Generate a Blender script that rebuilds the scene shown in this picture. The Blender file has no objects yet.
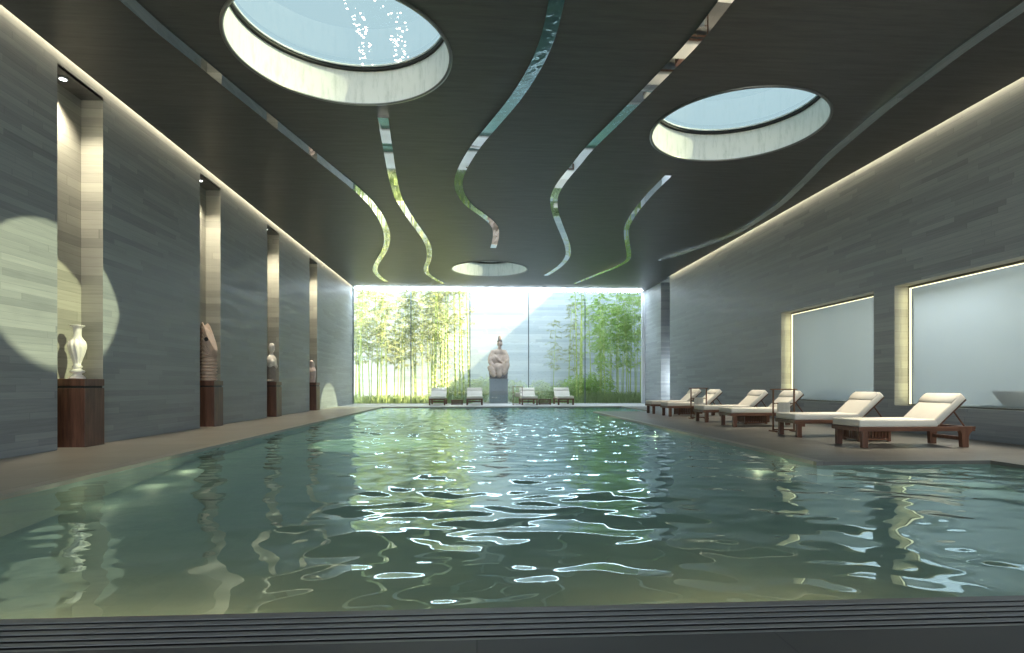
import bpy, bmesh, math, random
import numpy as np
from mathutils import Vector, Matrix, noise

random.seed(7)
rng = np.random.default_rng(7)
scene = bpy.context.scene
COL = scene.collection
PI = math.pi

# ---------------------------------------------------------------- dimensions (metres, room axes)
XL, XR = -6.42, 9.08          # side walls
CZ = 6.05                     # ceiling underside
ROOF = 6.72                   # roof plane / skylight glass level
CL, CR = -6.30, 8.955         # edges of the ceiling at the two cove slots
YG = 31.0                     # glass wall
PX0, PX1, PY0, PY1 = -4.30, 6.80, 2.635, 27.0   # pool
DX0, DY0, DY1 = 4.42, 7.34, 21.84              # lounger peninsula
WZ = -0.045                   # water level
YB = -7.0                     # wall behind the camera
SKY = [(-2.03, 9.02), (5.12, 11.22), (0.59, 25.5)]
SR = 1.62
NICHE = [(9.40, 10.50), (14.05, 15.15), (18.43, 19.53), (23.04, 24.12)]
NZ = 5.90
NX = -6.78
WIN = [(8.05, 12.18), (12.85, 16.92)]
WZ0, WZ1 = 0.56, 3.15
GX = 9.42                     # side window glass plane
OY0, OY1 = 26.95, 28.28       # corridor opening in the right wall

# ---------------------------------------------------------------- helpers
def link(o, parent=None):
    COL.objects.link(o)
    if parent is not None:
        o.parent = parent
    return o

def obj(name, bm, mat=None, parent=None, smooth=False, loc=None):
    me = bpy.data.meshes.new(name)
    bmesh.ops.recalc_face_normals(bm, faces=bm.faces[:])
    bm.to_mesh(me); bm.free()
    if smooth:
        me.polygons.foreach_set('use_smooth', [True] * len(me.polygons))
    if mat is not None:
        me.materials.append(mat)
    o = bpy.data.objects.new(name, me)
    if loc is not None:
        o.location = loc
    return link(o, parent)

def tag(o, label, cat, group=None, kind=None):
    o['label'] = label; o['category'] = cat
    if group: o['group'] = group
    if kind: o['kind'] = kind
    return o

def struct(o):
    o['kind'] = 'structure'
    return o

def thing(name, label, cat, loc=(0, 0, 0), rz=0.0, group=None):
    o = bpy.data.objects.new(name, None)
    o.location = loc; o.rotation_euler = (0, 0, rz)
    o.empty_display_size = 0.1
    COL.objects.link(o)
    return tag(o, label, cat, group)

def dup(root, loc, rz=0.0, label=None, group=None, scale=None):
    r = root.copy(); COL.objects.link(r)
    r.location = loc; r.rotation_euler = (0, 0, rz)
    if scale: r.scale = scale
    if label: r['label'] = label
    if group: r['group'] = group
    for ch in list(root.children):
        c = ch.copy(); COL.objects.link(c); c.parent = r
        for g in list(ch.children):
            d = g.copy(); COL.objects.link(d); d.parent = c
    return r

def box(bm, x0, x1, y0, y1, z0, z1, bev=0.0):
    vs = [bm.verts.new(p) for p in ((x0, y0, z0), (x1, y0, z0), (x1, y1, z0), (x0, y1, z0),
                                    (x0, y0, z1), (x1, y0, z1), (x1, y1, z1), (x0, y1, z1))]
    fs = [bm.faces.new([vs[i] for i in q]) for q in
          ((0, 3, 2, 1), (4, 5, 6, 7), (0, 1, 5, 4), (1, 2, 6, 5), (2, 3, 7, 6), (3, 0, 4, 7))]
    if bev > 0:
        es = list({e for f in fs for e in f.edges})
        bmesh.ops.bevel(bm, geom=es, offset=bev, segments=2, affect='EDGES', profile=0.6)
    return vs

def quad(bm, *pts):
    return bm.faces.new([bm.verts.new(p) for p in pts])

def prism_y(bm, prof, y0, y1):
    """extrude an (x, z) outline along y"""
    a = [bm.verts.new((x, y0, z)) for x, z in prof]
    b = [bm.verts.new((x, y1, z)) for x, z in prof]
    n = len(prof)
    bm.faces.new(a); bm.faces.new(b[::-1])
    for i in range(n):
        j = (i + 1) % n
        bm.faces.new((a[i], b[i], b[j], a[j]))
    return a + b

def tube(bm, pts, rads, seg=8, caps=True):
    rings = []
    pts = [Vector(p) for p in pts]
    for i, p in enumerate(pts):
        d = (pts[min(i + 1, len(pts) - 1)] - pts[max(i - 1, 0)]).normalized()
        u = d.cross(Vector((0, 1, 0)) if abs(d.y) < 0.9 else Vector((1, 0, 0))).normalized()
        v = d.cross(u)
        r = rads[i] if hasattr(rads, '__len__') else rads
        rings.append([bm.verts.new(p + u * (r * math.cos(2 * PI * k / seg)) + v * (r * math.sin(2 * PI * k / seg))) for k in range(seg)])
    for a, b in zip(rings, rings[1:]):
        for k in range(seg):
            bm.faces.new((a[k], a[(k + 1) % seg], b[(k + 1) % seg], b[k]))
    if caps:
        bm.faces.new(rings[0][::-1]); bm.faces.new(rings[-1])

def lathe(bm, prof, seg=32, mod=None, squash=(1, 1), closed=True):
    """prof: (radius, z); mod(angle, z) -> radius factor"""
    rings = []
    for r, z in prof:
        ring = []
        for k in range(seg):
            a = 2 * PI * k / seg
            q = r * (mod(a, z) if mod else 1.0)
            ring.append(bm.verts.new((q * math.cos(a) * squash[0], q * math.sin(a) * squash[1], z)))
        rings.append(ring)
    for a, b in zip(rings, rings[1:]):
        for k in range(seg):
            bm.faces.new((a[k], a[(k + 1) % seg], b[(k + 1) % seg], b[k]))
    if closed:
        bm.faces.new(rings[0][::-1]); bm.faces.new(rings[-1])

def spline(pts, n):
    """Catmull-Rom through 2-D points, n samples evenly by length"""
    P = [np.array(p, float) for p in pts]
    P = [2 * P[0] - P[1]] + P + [2 * P[-1] - P[-2]]
    out = []
    for i in range(1, len(P) - 2):
        for t in np.linspace(0, 1, 24, endpoint=False):
            a, b, c, d = P[i - 1], P[i], P[i + 1], P[i + 2]
            out.append(0.5 * (2 * b + (c - a) * t + (2 * a - 5 * b + 4 * c - d) * t * t + (3 * b - a - 3 * c + d) * t ** 3))
    out.append(P[-2])
    out = np.array(out)
    s = np.r_[0, np.cumsum(np.linalg.norm(np.diff(out, axis=0), axis=1))]
    q = np.linspace(0, s[-1], n)
    return np.c_[np.interp(q, s, out[:, 0]), np.interp(q, s, out[:, 1])]

def bake_mods(o):
    """apply the modifiers of o (no operators)"""
    dg = bpy.context.evaluated_depsgraph_get()
    me = bpy.data.meshes.new_from_object(o.evaluated_get(dg))
    old = o.data
    o.modifiers.clear()
    o.data = me
    bpy.data.meshes.remove(old)
    return o

def blob(name, parts, mat, parent, voxel=0.03, smooth_it=6, loc=None):
    """one continuous carved body: overlapping ellipsoids / tapered limbs fused by a voxel remesh"""
    bm = bmesh.new()
    for p in parts:
        if p[0] == 'e':
            _, c, r, rot = p
            M = Matrix.Translation(c) @ Matrix.Rotation(rot[2], 4, 'Z') @ Matrix.Rotation(rot[1], 4, 'Y') @ Matrix.Rotation(rot[0], 4, 'X') @ Matrix.Diagonal((*r, 1))
            bmesh.ops.create_icosphere(bm, subdivisions=3, radius=1.0, matrix=M)
        elif p[0] == 't':
            _, pts, rads = p
            sp, sr = [], []
            for i in range(len(pts) - 1):
                for t in np.linspace(0, 1, 6, endpoint=False):
                    sp.append(Vector(pts[i]).lerp(Vector(pts[i + 1]), t)); sr.append(rads[i] + (rads[i + 1] - rads[i]) * t)
            sp.append(Vector(pts[-1])); sr.append(rads[-1])
            tube(bm, sp, sr, 12)
            for q in (0, -1):
                bmesh.ops.create_icosphere(bm, subdivisions=2, radius=sr[q], matrix=Matrix.Translation(sp[q]))
        elif p[0] == 'b':
            box(bm, *p[1], bev=p[2])
    o = obj(name, bm, mat, parent, smooth=True, loc=loc)
    r = o.modifiers.new('r', 'REMESH'); r.mode = 'VOXEL'; r.voxel_size = voxel; r.use_smooth_shade = True
    s = o.modifiers.new('s', 'SMOOTH'); s.factor = 0.5; s.iterations = smooth_it
    bake_mods(o)
    o.data.polygons.foreach_set('use_smooth', [True] * len(o.data.polygons))
    if not o.data.materials: o.data.materials.append(mat)
    return o

# ---------------------------------------------------------------- materials
class NT:
    def __init__(self, name):
        self.m = bpy.data.materials.new(name); self.m.use_nodes = True
        self.t = self.m.node_tree; self.t.nodes.clear()
        self.out = self.t.nodes.new('ShaderNodeOutputMaterial')
    def n(self, typ, **kw):
        nd = self.t.nodes.new('ShaderNode' + typ)
        for k, v in kw.items():
            if k in nd.inputs: self.s(nd.inputs[k], v)
            else: setattr(nd, k, v)
        return nd
    def s(self, sock, v):
        if isinstance(v, bpy.types.NodeSocket): self.t.links.new(v, sock)
        elif isinstance(v, (tuple, list)) and len(v) == 3 and sock.type == 'RGBA': sock.default_value = (*v, 1)
        else: sock.default_value = v
    def math(self, op, a, b=None, c=None):
        nd = self.t.nodes.new('ShaderNodeMath'); nd.operation = op
        self.s(nd.inputs[0], a)
        if b is not None: self.s(nd.inputs[1], b)
        if c is not None: self.s(nd.inputs[2], c)
        return nd.outputs[0]
    def mix(self, f, a, b, blend='MIX'):
        nd = self.t.nodes.new('ShaderNodeMix'); nd.data_type = 'RGBA'; nd.blend_type = blend
        self.s(nd.inputs[0], f); self.s(nd.inputs[6], a); self.s(nd.inputs[7], b)
        return nd.outputs[2]
    def ramp(self, f, stops):
        nd = self.t.nodes.new('ShaderNodeValToRGB'); self.s(nd.inputs[0], f)
        e = nd.color_ramp.elements
        while len(e) < len(stops): e.new(0.5)
        for q, (p, c) in zip(e, stops):
            q.position = p; q.color = (*c, 1) if len(c) == 3 else c
        return nd.outputs[0]
    def fresnel(self, ior):
        # a thin sheet mirrors the same share from either side
        g = self.n('NewGeometry').outputs['Backfacing']
        fr = self.n('Fresnel'); self.s(fr.inputs[0], self.math('MULTIPLY_ADD', g, 1.0 / ior - ior, ior)); return fr
    def pos(self):
        return self.n('TexCoord').outputs['Object']
    def xyz(self, v):
        s = self.n('SeparateXYZ'); self.t.links.new(v, s.inputs[0]); return s.outputs
    def vec(self, x, y, z):
        c = self.n('CombineXYZ'); self.s(c.inputs[0], x); self.s(c.inputs[1], y); self.s(c.inputs[2], z); return c.outputs[0]
    def noise(self, v, scale, detail=3.0, rough=0.5):
        nd = self.n('TexNoise'); self.s(nd.inputs['Vector'], v); nd.inputs['Scale'].default_value = scale
        nd.inputs['Detail'].default_value = detail; nd.inputs['Roughness'].default_value = rough
        return nd.outputs['Fac']
    def white(self, v):
        nd = self.n('TexWhiteNoise'); nd.noise_dimensions = '3D'; self.s(nd.inputs['Vector'], v); return nd.outputs['Value']
    def bump(self, h, strength=0.2, dist=0.01):
        nd = self.n('Bump'); nd.inputs['Strength'].default_value = strength; nd.inputs['Distance'].default_value = dist
        self.s(nd.inputs['Height'], h); return nd.outputs[0]
    def done(self, sh):
        self.t.links.new(sh, self.out.inputs[0]); return self.m
    def pbr(self, col, rough=0.5, metal=0.0, normal=None, spec=None):
        p = self.n('BsdfPrincipled')
        self.s(p.inputs['Base Color'], col); self.s(p.inputs['Roughness'], rough); self.s(p.inputs['Metallic'], metal)
        if spec is not None: self.s(p.inputs['Specular IOR Level'], spec)
        if normal is not None: self.s(p.inputs['Normal'], normal)
        return self.done(p.outputs[0])

def m_plain(name, col, rough=0.5, metal=0.0, var=0.12, scale=8.0, spec=None):
    t = NT(name)
    f = t.noise(t.pos(), scale, 4)
    c = t.mix(f, tuple(x * (1 - var) for x in col), tuple(min(1, x * (1 + var)) for x in col))
    return t.pbr(c, rough, metal, spec=spec)

def m_planks(name, dark, light, h=0.10, L=1.7, rough=0.5, contrast=1.0):
    """long thin stone strips laid in staggered horizontal courses"""
    t = NT(name)
    x, y, z = t.xyz(t.pos())
    u = t.math('ADD', x, y)
    row = t.math('FLOOR', t.math('DIVIDE', z, h))
    rr = t.white(t.vec(row, 3.1, 0.0))
    uu = t.math('ADD', t.math('DIVIDE', u, t.math('MULTIPLY_ADD', rr, L * 0.8, L * 0.6)), t.math('MULTIPLY', rr, 37.0))
    colm = t.math('FLOOR', uu)
    val = t.white(t.vec(row, colm, 5.0))
    val = t.math('POWER', val, 0.7)
    grain = t.noise(t.vec(t.math('MULTIPLY', u, 1.6), t.math('MULTIPLY', z, 34.0), t.math('MULTIPLY', val, 9.0)), 1.0, 5, 0.6)
    f = t.math('ADD', t.math('MULTIPLY', val, 0.62 * contrast), t.math('MULTIPLY', t.math('SUBTRACT', grain, 0.5), 0.75))
    f = t.math('ADD', f, 0.2)
    c = t.mix(f, dark, light)
    fz = t.math('FRACT', t.math('DIVIDE', z, h)); fu = t.math('FRACT', uu)
    joint = t.math('MAXIMUM', t.math('LESS_THAN', fz, 0.035), t.math('LESS_THAN', fu, 0.004))
    c = t.mix(t.math('MULTIPLY', joint, 0.45), c, tuple(q * 0.5 for q in dark))
    nb = t.bump(t.math('SUBTRACT', t.math('MULTIPLY', grain, 0.3), joint), 0.25, 0.004)
    return t.pbr(c, t.math('MULTIPLY_ADD', val, 0.15, rough - 0.08), normal=nb)

def m_tiles(name, dark, light, sx=0.6, sy=0.6, rough=0.35, joint_w=0.008, spec=0.5):
    t = NT(name)
    x, y, z = t.xyz(t.pos())
    ux = t.math('DIVIDE', x, sx); uy = t.math('DIVIDE', y, sy)
    val = t.white(t.vec(t.math('FLOOR', ux), t.math('FLOOR', uy), 1.0))
    n1 = t.noise(t.vec(t.math('MULTIPLY', x, 0.8), t.math('MULTIPLY', y, 3.0), z), 1.6, 6, 0.65)
    f = t.math('ADD', t.math('MULTIPLY', val, 0.35), t.math('MULTIPLY', n1, 0.7))
    c = t.mix(f, dark, light)
    j = t.math('MAXIMUM', t.math('LESS_THAN', t.math('FRACT', ux), joint_w / sx), t.math('LESS_THAN', t.math('FRACT', uy), joint_w / sy))
    c = t.mix(t.math('MULTIPLY', j, 0.5), c, tuple(q * 0.5 for q in dark))
    return t.pbr(c, t.math('MULTIPLY_ADD', n1, 0.2, rough - 0.1), spec=spec, normal=t.bump(t.math('SUBTRACT', 1.0, j), 0.2, 0.003))

def m_wood(name, dark, light, axis='z', rough=0.42):
    t = NT(name)
    x, y, z = t.xyz(t.pos())
    s = {'x': (1.2, 14, 14), 'y': (14, 1.2, 14), 'z': (14, 14, 1.2)}[axis]
    v = t.vec(t.math('MULTIPLY', x, s[0]), t.math('MULTIPLY', y, s[1]), t.math('MULTIPLY', z, s[2]))
    f = t.noise(v, 1.5, 6, 0.65)
    c = t.mix(t.ramp(f, [(0.3, (0, 0, 0)), (0.7, (1, 1, 1))]), dark, light)
    return t.pbr(c, rough, normal=t.bump(f, 0.15, 0.003))

def m_emit(name, col, s):
    t = NT(name); e = t.n('Emission'); t.s(e.inputs[0], col); e.inputs[1].default_value = s
    return t.done(e.outputs[0])

def m_glass(name, tint, ior=1.5, gloss=(1, 1, 1)):
    """clear pane: light passes straight, a Fresnel share is mirrored"""
    t = NT(name)
    fr = t.fresnel(ior)
    a = t.n('BsdfTransparent'); t.s(a.inputs[0], tint)
    b = t.n('BsdfGlossy'); t.s(b.inputs[0], gloss); b.inputs['Roughness'].default_value = 0.0
    m = t.n('MixShader'); t.s(m.inputs[0], fr.outputs[0]); t.s(m.inputs[1], a.outputs[0]); t.s(m.inputs[2], b.outputs[0])
    return t.done(m.outputs[0])

M = {}
M['wall'] = m_planks('slate_strips', (0.19, 0.21, 0.228), (0.37, 0.395, 0.415))
M['niche'] = m_planks('niche_strips', (0.20, 0.20, 0.18), (0.40, 0.39, 0.34), h=0.16, L=3.0)
M['garden_wall'] = m_planks('pale_travertine', (0.33, 0.385, 0.445), (0.56, 0.60, 0.63), h=0.17, L=2.6, rough=0.7)
M['far_wall'] = m_planks('grey_strips', (0.20, 0.22, 0.235), (0.37, 0.395, 0.41))
M['deck'] = m_tiles('deck_stone', (0.22, 0.20, 0.17), (0.38, 0.35, 0.30), 0.9, 0.6)
M['deck_right'] = m_tiles('grey_deck_stone', (0.095, 0.090, 0.080), (0.20, 0.188, 0.168), 0.9, 0.6)
M['deck_far'] = m_tiles('daylit_deck_stone', (0.48, 0.48, 0.47), (0.70, 0.70, 0.69), 0.9, 0.6)  # deck stone with the wash of garden light put into its colour
M['grate'] = m_plain('grate_metal', (0.20, 0.20, 0.20), 0.4, var=0.1, scale=20)
M['deck_front'] = m_tiles('front_stone', (0.055, 0.055, 0.055), (0.115, 0.115, 0.115), 1.2, 1.2, rough=0.5)
M['coping'] = m_plain('coping_stone', (0.34, 0.32, 0.285), 0.35, var=0.15, scale=4)
M['pool'] = m_tiles('pool_mosaic', (0.38, 0.48, 0.455), (0.52, 0.60, 0.56), 0.3, 0.3, rough=0.6, joint_w=0.0)
M['white_shaft'] = None
M['chrome'] = m_plain('mirror_steel', (0.80, 0.84, 0.86), 0.02, 1.0, var=0.02)
M['steel'] = m_plain('brushed_steel', (0.30, 0.30, 0.30), 0.35, 1.0, var=0.1, scale=30)
M['black'] = m_plain('black_rubber', (0.012, 0.012, 0.012), 0.6)
M['frame'] = m_plain('dark_frame', (0.10, 0.13, 0.15), 0.4)
M['white_frame'] = m_plain('white_frame', (0.80, 0.83, 0.85), 0.4, var=0.03)
M['brown_frame'] = m_plain('bronze_frame', (0.09, 0.085, 0.065), 0.4)
M['walnut'] = m_wood('walnut', (0.065, 0.027, 0.017), (0.19, 0.085, 0.052))
M['teak_x'] = m_wood('teak', (0.085, 0.036, 0.022), (0.215, 0.10, 0.06), 'x')
M['teak_z'] = m_wood('teak_upright', (0.085, 0.036, 0.022), (0.215, 0.10, 0.06), 'z')
M['bronze'] = m_plain('bronze', (0.17, 0.085, 0.05), 0.35, 0.6)
M['porcelain'] = m_plain('porcelain', (0.80, 0.76, 0.72), 0.35, var=0.08, scale=14)
M['stone_fig'] = m_plain('pale_stone', (0.80, 0.74, 0.66), 0.7, var=0.22, scale=9)
M['stone_fig_low'] = m_plain('brown_stone', (0.33, 0.28, 0.24), 0.75, var=0.3, scale=9)
M['pink_stone'] = m_plain('rosy_stone', (0.70, 0.55, 0.50), 0.6, var=0.3, scale=12)
M['ridged'] = m_plain('ridged_bronze', (0.62, 0.47, 0.38), 0.5, 0.0, var=0.25, scale=10)
M['granite'] = m_plain('granite', (0.22, 0.25, 0.28), 0.6, var=0.2, scale=12)
M['rock'] = m_plain('dark_rock', (0.15, 0.12, 0.12), 0.8, var=0.4, scale=5)
M['culm'] = m_plain('bamboo_culm', (0.42, 0.50, 0.16), 0.45, var=0.3, scale=2.5)
M['ground'] = m_plain('garden_soil', (0.42, 0.42, 0.38), 0.9, var=0.2)
M['plaster'] = m_plain('pale_plaster', (0.70, 0.72, 0.72), 0.7, var=0.03)

def m_fabric():
    t = NT('cream_canvas')
    p = t.pos()
    w = t.noise(p, 220.0, 2)
    g = t.noise(p, 4.0, 3)
    c = t.mix(g, (0.70, 0.655, 0.57), (0.80, 0.76, 0.68))
    return t.pbr(c, 0.85, normal=t.bump(t.math('ADD', t.math('MULTIPLY', w, 0.15), g), 0.12, 0.01), spec=0.2)
M['fabric'] = m_fabric()
M['towel'] = m_plain('white_towel', (0.83, 0.80, 0.73), 0.9, var=0.05, scale=40)

def m_ceiling():
    t = NT('charcoal_ceiling')
    x, y, z = t.xyz(t.pos())
    f = t.noise(t.vec(t.math('MULTIPLY', x, 0.9), t.math('MULTIPLY', y, 11.0), z), 1.0, 6, 0.75)
    f = t.ramp(f, [(0.3, (0, 0, 0)), (0.7, (1, 1, 1))])
    g = t.noise(t.vec(t.math('MULTIPLY', x, 0.25), t.math('MULTIPLY', y, 0.25), z), 1.0, 3)
    c = t.mix(f, (0.056, 0.056, 0.059), (0.122, 0.120, 0.124))
    c = t.mix(t.math('MULTIPLY', g, 0.2), c, (0.120, 0.117, 0.121))
    return t.pbr(c, 0.42, spec=0.5, normal=t.bump(f, 0.06, 0.004))
M['ceiling'] = m_ceiling()

def m_shaft():
    """white plaster of the light wells with faint grey run-off streaks"""
    t = NT('white_render')
    x, y, z = t.xyz(t.pos())
    a = t.math('ARCTAN2', y, x)
    f = t.noise(t.vec(t.math('MULTIPLY', a, 9.0), t.math('MULTIPLY', z, 1.2), 0.0), 1.6, 5, 0.7)
    f2 = t.noise(t.pos(), 3.0, 5, 0.7)
    s = t.math('MULTIPLY', t.ramp(f, [(0.48, (0, 0, 0)), (0.75, (1, 1, 1))]), t.math('MULTIPLY', f2, 1.1))
    c = t.mix(s, (0.84, 0.85, 0.84), (0.40, 0.45, 0.42))
    return t.pbr(c, 0.8)
M['white_shaft'] = m_shaft()

def m_water():
    t = NT('pool_water')
    fr = t.fresnel(1.36)
    a = t.n('BsdfTransparent'); t.s(a.inputs[0], (0.60, 0.755, 0.72))
    b = t.n('BsdfGlossy'); t.s(b.inputs[0], (0.80, 0.96, 1.0)); b.inputs['Roughness'].default_value = 0.0
    m = t.n('MixShader'); t.s(m.inputs[0], fr.outputs[0]); t.s(m.inputs[1], a.outputs[0]); t.s(m.inputs[2], b.outputs[0])
    return t.done(m.outputs[0])
M['water'] = m_water()
M['glass'] = m_glass('clear_glass', (0.95, 0.98, 0.98), ior=1.27)

def m_skyglass(wet):
    """rooflight glass: tinted, with trails of white droplets standing on it"""
    t = NT('wet_rooflight_glass' if wet else 'rooflight_glass')
    x, y, z = t.xyz(t.pos())
    v = t.n('TexVoronoi'); v.feature = 'F1'; v.inputs['Scale'].default_value = 13.0
    t.s(v.inputs['Vector'], t.pos())
    dots = t.math('LESS_THAN', v.outputs['Distance'], 0.24)
    w = t.math('ADD', x, t.math('MULTIPLY', t.math('SUBTRACT', t.noise(t.vec(0.0, y, 0.0), 1.1, 3), 0.5), 0.7))
    b1 = t.math('LESS_THAN', t.math('ABSOLUTE', t.math('SUBTRACT', w, 0.15)), 0.11)
    b2 = t.math('LESS_THAN', t.math('ABSOLUTE', t.math('SUBTRACT', w, 0.75)), 0.13)
    band = t.math('MAXIMUM', b1, b2)
    mask = t.math('MULTIPLY', t.math('MULTIPLY', dots, band), 0.85 if wet else 0.0)
    fr = t.fresnel(1.35)
    a = t.n('BsdfTransparent'); t.s(a.inputs[0], (0.138, 0.168, 0.165))
    g = t.n('BsdfGlossy'); g.inputs['Roughness'].default_value = 0.0
    m = t.n('MixShader'); t.s(m.inputs[0], fr.outputs[0]); t.s(m.inputs[1], a.outputs[0]); t.s(m.inputs[2], g.outputs[0])
    d = t.n('BsdfTranslucent'); t.s(d.inputs[0], (0.95, 0.97, 0.97))
    m2 = t.n('MixShader'); t.s(m2.inputs[0], mask); t.s(m2.inputs[1], m.outputs[0]); t.s(m2.inputs[2], d.outputs[0])
    return t.done(m2.outputs[0])
M['skyglass'] = m_skyglass(False); M['wetglass'] = m_skyglass(True)

def m_frost():
    """lightly frosted pane: part clear, part milky, with a mirror share"""
    t = NT('frosted_glass')
    fr = t.fresnel(1.12)
    a = t.n('BsdfTransparent'); t.s(a.inputs[0], (0.80, 0.85, 0.86))
    d = t.n('BsdfTranslucent'); t.s(d.inputs[0], (0.72, 0.80, 0.82))
    m0 = t.n('MixShader'); m0.inputs[0].default_value = 0.30; t.s(m0.inputs[1], a.outputs[0]); t.s(m0.inputs[2], d.outputs[0])
    g = t.n('BsdfGlossy'); g.inputs['Roughness'].default_value = 0.06
    m = t.n('MixShader'); t.s(m.inputs[0], fr.outputs[0]); t.s(m.inputs[1], m0.outputs[0]); t.s(m.inputs[2], g.outputs[0])
    return t.done(m.outputs[0])
M['frost'] = m_frost()

def m_leaf(name, a, b, tr):
    t = NT(name)
    f = t.noise(t.pos(), 3.0, 3)
    oi = t.n('ObjectInfo').outputs['Random']
    c = t.mix(t.math('MULTIPLY_ADD', oi, 0.5, t.math('MULTIPLY', f, 0.5)), a, b)
    d = t.n('BsdfDiffuse'); t.s(d.inputs[0], c)
    l = t.n('BsdfTranslucent'); t.s(l.inputs[0], c)
    m = t.n('MixShader'); m.inputs[0].default_value = tr; t.s(m.inputs[1], d.outputs[0]); t.s(m.inputs[2], l.outputs[0])
    return t.done(m.outputs[0])
M['leaf_y'] = m_leaf('bamboo_leaf_light', (0.31, 0.34, 0.205), (0.48, 0.50, 0.34), 0.5)
M['leaf_g'] = m_leaf('bamboo_leaf_green', (0.27, 0.42, 0.13), (0.50, 0.61, 0.27), 0.5)
M['leaf_s'] = m_leaf('shrub_leaf', (0.38, 0.46, 0.27), (0.62, 0.68, 0.48), 0.45)
M['grass'] = m_leaf('grass_blade', (0.20, 0.29, 0.13), (0.40, 0.46, 0.25), 0.4)
M['cove'] = m_emit('cove_led', (1.0, 0.86, 0.56), 9.0)
M['daylight_fill'] = m_emit('cool_fill_strip', (0.74, 0.88, 1.0), 25.0)  # glow of the fill strip added at the far end
M['led'] = m_emit('window_led', (1.0, 0.95, 0.60), 1.6)
M['lamp'] = m_emit('downlight_lens', (0.92, 1.0, 1.0), 5.0)

# ---------------------------------------------------------------- camera
F, VX, VY = 585.0, 476.0, 385.0
TH = math.atan2(512 - VX, F)
cam = bpy.data.cameras.new('camera'); co = bpy.data.objects.new('camera', cam); COL.objects.link(co)
co.location = (0, 0, 1.0)
co.rotation_euler = (PI / 2, 0, -TH)
cam.sensor_fit = 'HORIZONTAL'; cam.sensor_width = 36.0; cam.lens = 36.0 * F / 1024
cam.shift_x = 0.0; cam.shift_y = (VY - 326.5) / 1024
cam.clip_start = 0.05; cam.clip_end = 300
scene.camera = co

def at_z(px, py, z):
    """where the sight line of a measured point meets the level z (used to survey the ceiling strips)"""
    xc, k = (px - 512) / F, (VY - py) / F
    x = xc * math.cos(TH) + math.sin(TH); y = -xc * math.sin(TH) + math.cos(TH)
    s = (z - 1.0) / k
    return (x * s, y * s)

# ---------------------------------------------------------------- shell
# left wall with four niches
bm = bmesh.new()
ys = [YB] + [q for n in NICHE for q in n] + [YG]
for i in range(0, len(ys), 2):
    quad(bm, (XL, ys[i], 0), (XL, ys[i + 1], 0), (XL, ys[i + 1], ROOF), (XL, ys[i], ROOF))
for a, b in NICHE:
    quad(bm, (XL, a, NZ), (XL, b, NZ), (XL, b, ROOF), (XL, a, ROOF))
struct(obj('wall_left', bm, M['wall']))
bm = bmesh.new()
for a, b in NICHE:
    quad(bm, (NX, a, 0), (NX, b, 0), (NX, b, NZ), (NX, a, NZ))
    quad(bm, (XL, a, 0), (NX, a, 0), (NX, a, NZ), (XL, a, NZ))
    quad(bm, (XL, b, 0), (NX, b, 0), (NX, b, NZ), (XL, b, NZ))
struct(obj('wall_left_niches', bm, M['niche']))
bm = bmesh.new()
for a, b in NICHE:
    box(bm, NX, XL, a, b, NZ, NZ + 0.05)
struct(obj('trim_1', bm, M['ceiling']))

# right wall with two windows and the corridor opening
bm = bmesh.new()
segs = [(YB, WIN[0][0]), (WIN[0][1], WIN[1][0]), (WIN[1][1], OY0), (OY1, YG)]
for a, b in segs:
    quad(bm, (XR, a, 0), (XR, b, 0), (XR, b, ROOF), (XR, a, ROOF))
for a, b in WIN:
    quad(bm, (XR, a, 0), (XR, b, 0), (XR, b, WZ0), (XR, a, WZ0))
    quad(bm, (XR, a, WZ1), (XR, b, WZ1), (XR, b, ROOF), (XR, a, ROOF))
struct(obj('wall_right', bm, M['wall']))
bm = bmesh.new()
quad(bm, (XR, OY1, 0), (XR + 3, OY1, 0), (XR + 3, OY1, CZ), (XR, OY1, CZ))
quad(bm, (XR, OY0, 0), (XR + 3, OY0, 0), (XR + 3, OY0, CZ), (XR, OY0, CZ))
quad(bm, (XR + 3, OY0, 0), (XR + 3, OY1, 0), (XR + 3, OY1, CZ), (XR + 3, OY0, CZ))
quad(bm, (XR, OY0, CZ), (XR + 3, OY0, CZ), (XR + 3, OY1, CZ), (XR, OY1, CZ))
struct(obj('wall_corridor', bm, M['far_wall']))

# unseen back wall (behind the camera), opened wide to brighten the room
bm = bmesh.new()
box(bm, XL - 0.3, XL + 0.25, YB - 0.2, YB, 0, ROOF); box(bm, XR - 0.25, XR + 0.3, YB - 0.2, YB, 0, ROOF)
box(bm, XL + 0.25, XR - 0.25, YB - 0.2, YB, CZ, ROOF)
struct(obj('wall_back', bm, M['wall']))
bm = bmesh.new(); box(bm, -30, 34, -40, YB - 0.2, -0.5, -0.005)
struct(obj('ground_bounce', bm, m_plain('bounce_paving', (0.56, 0.55, 0.53), 0.8)))  # unseen paving added to bounce sunlight up to the ceiling

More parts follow.
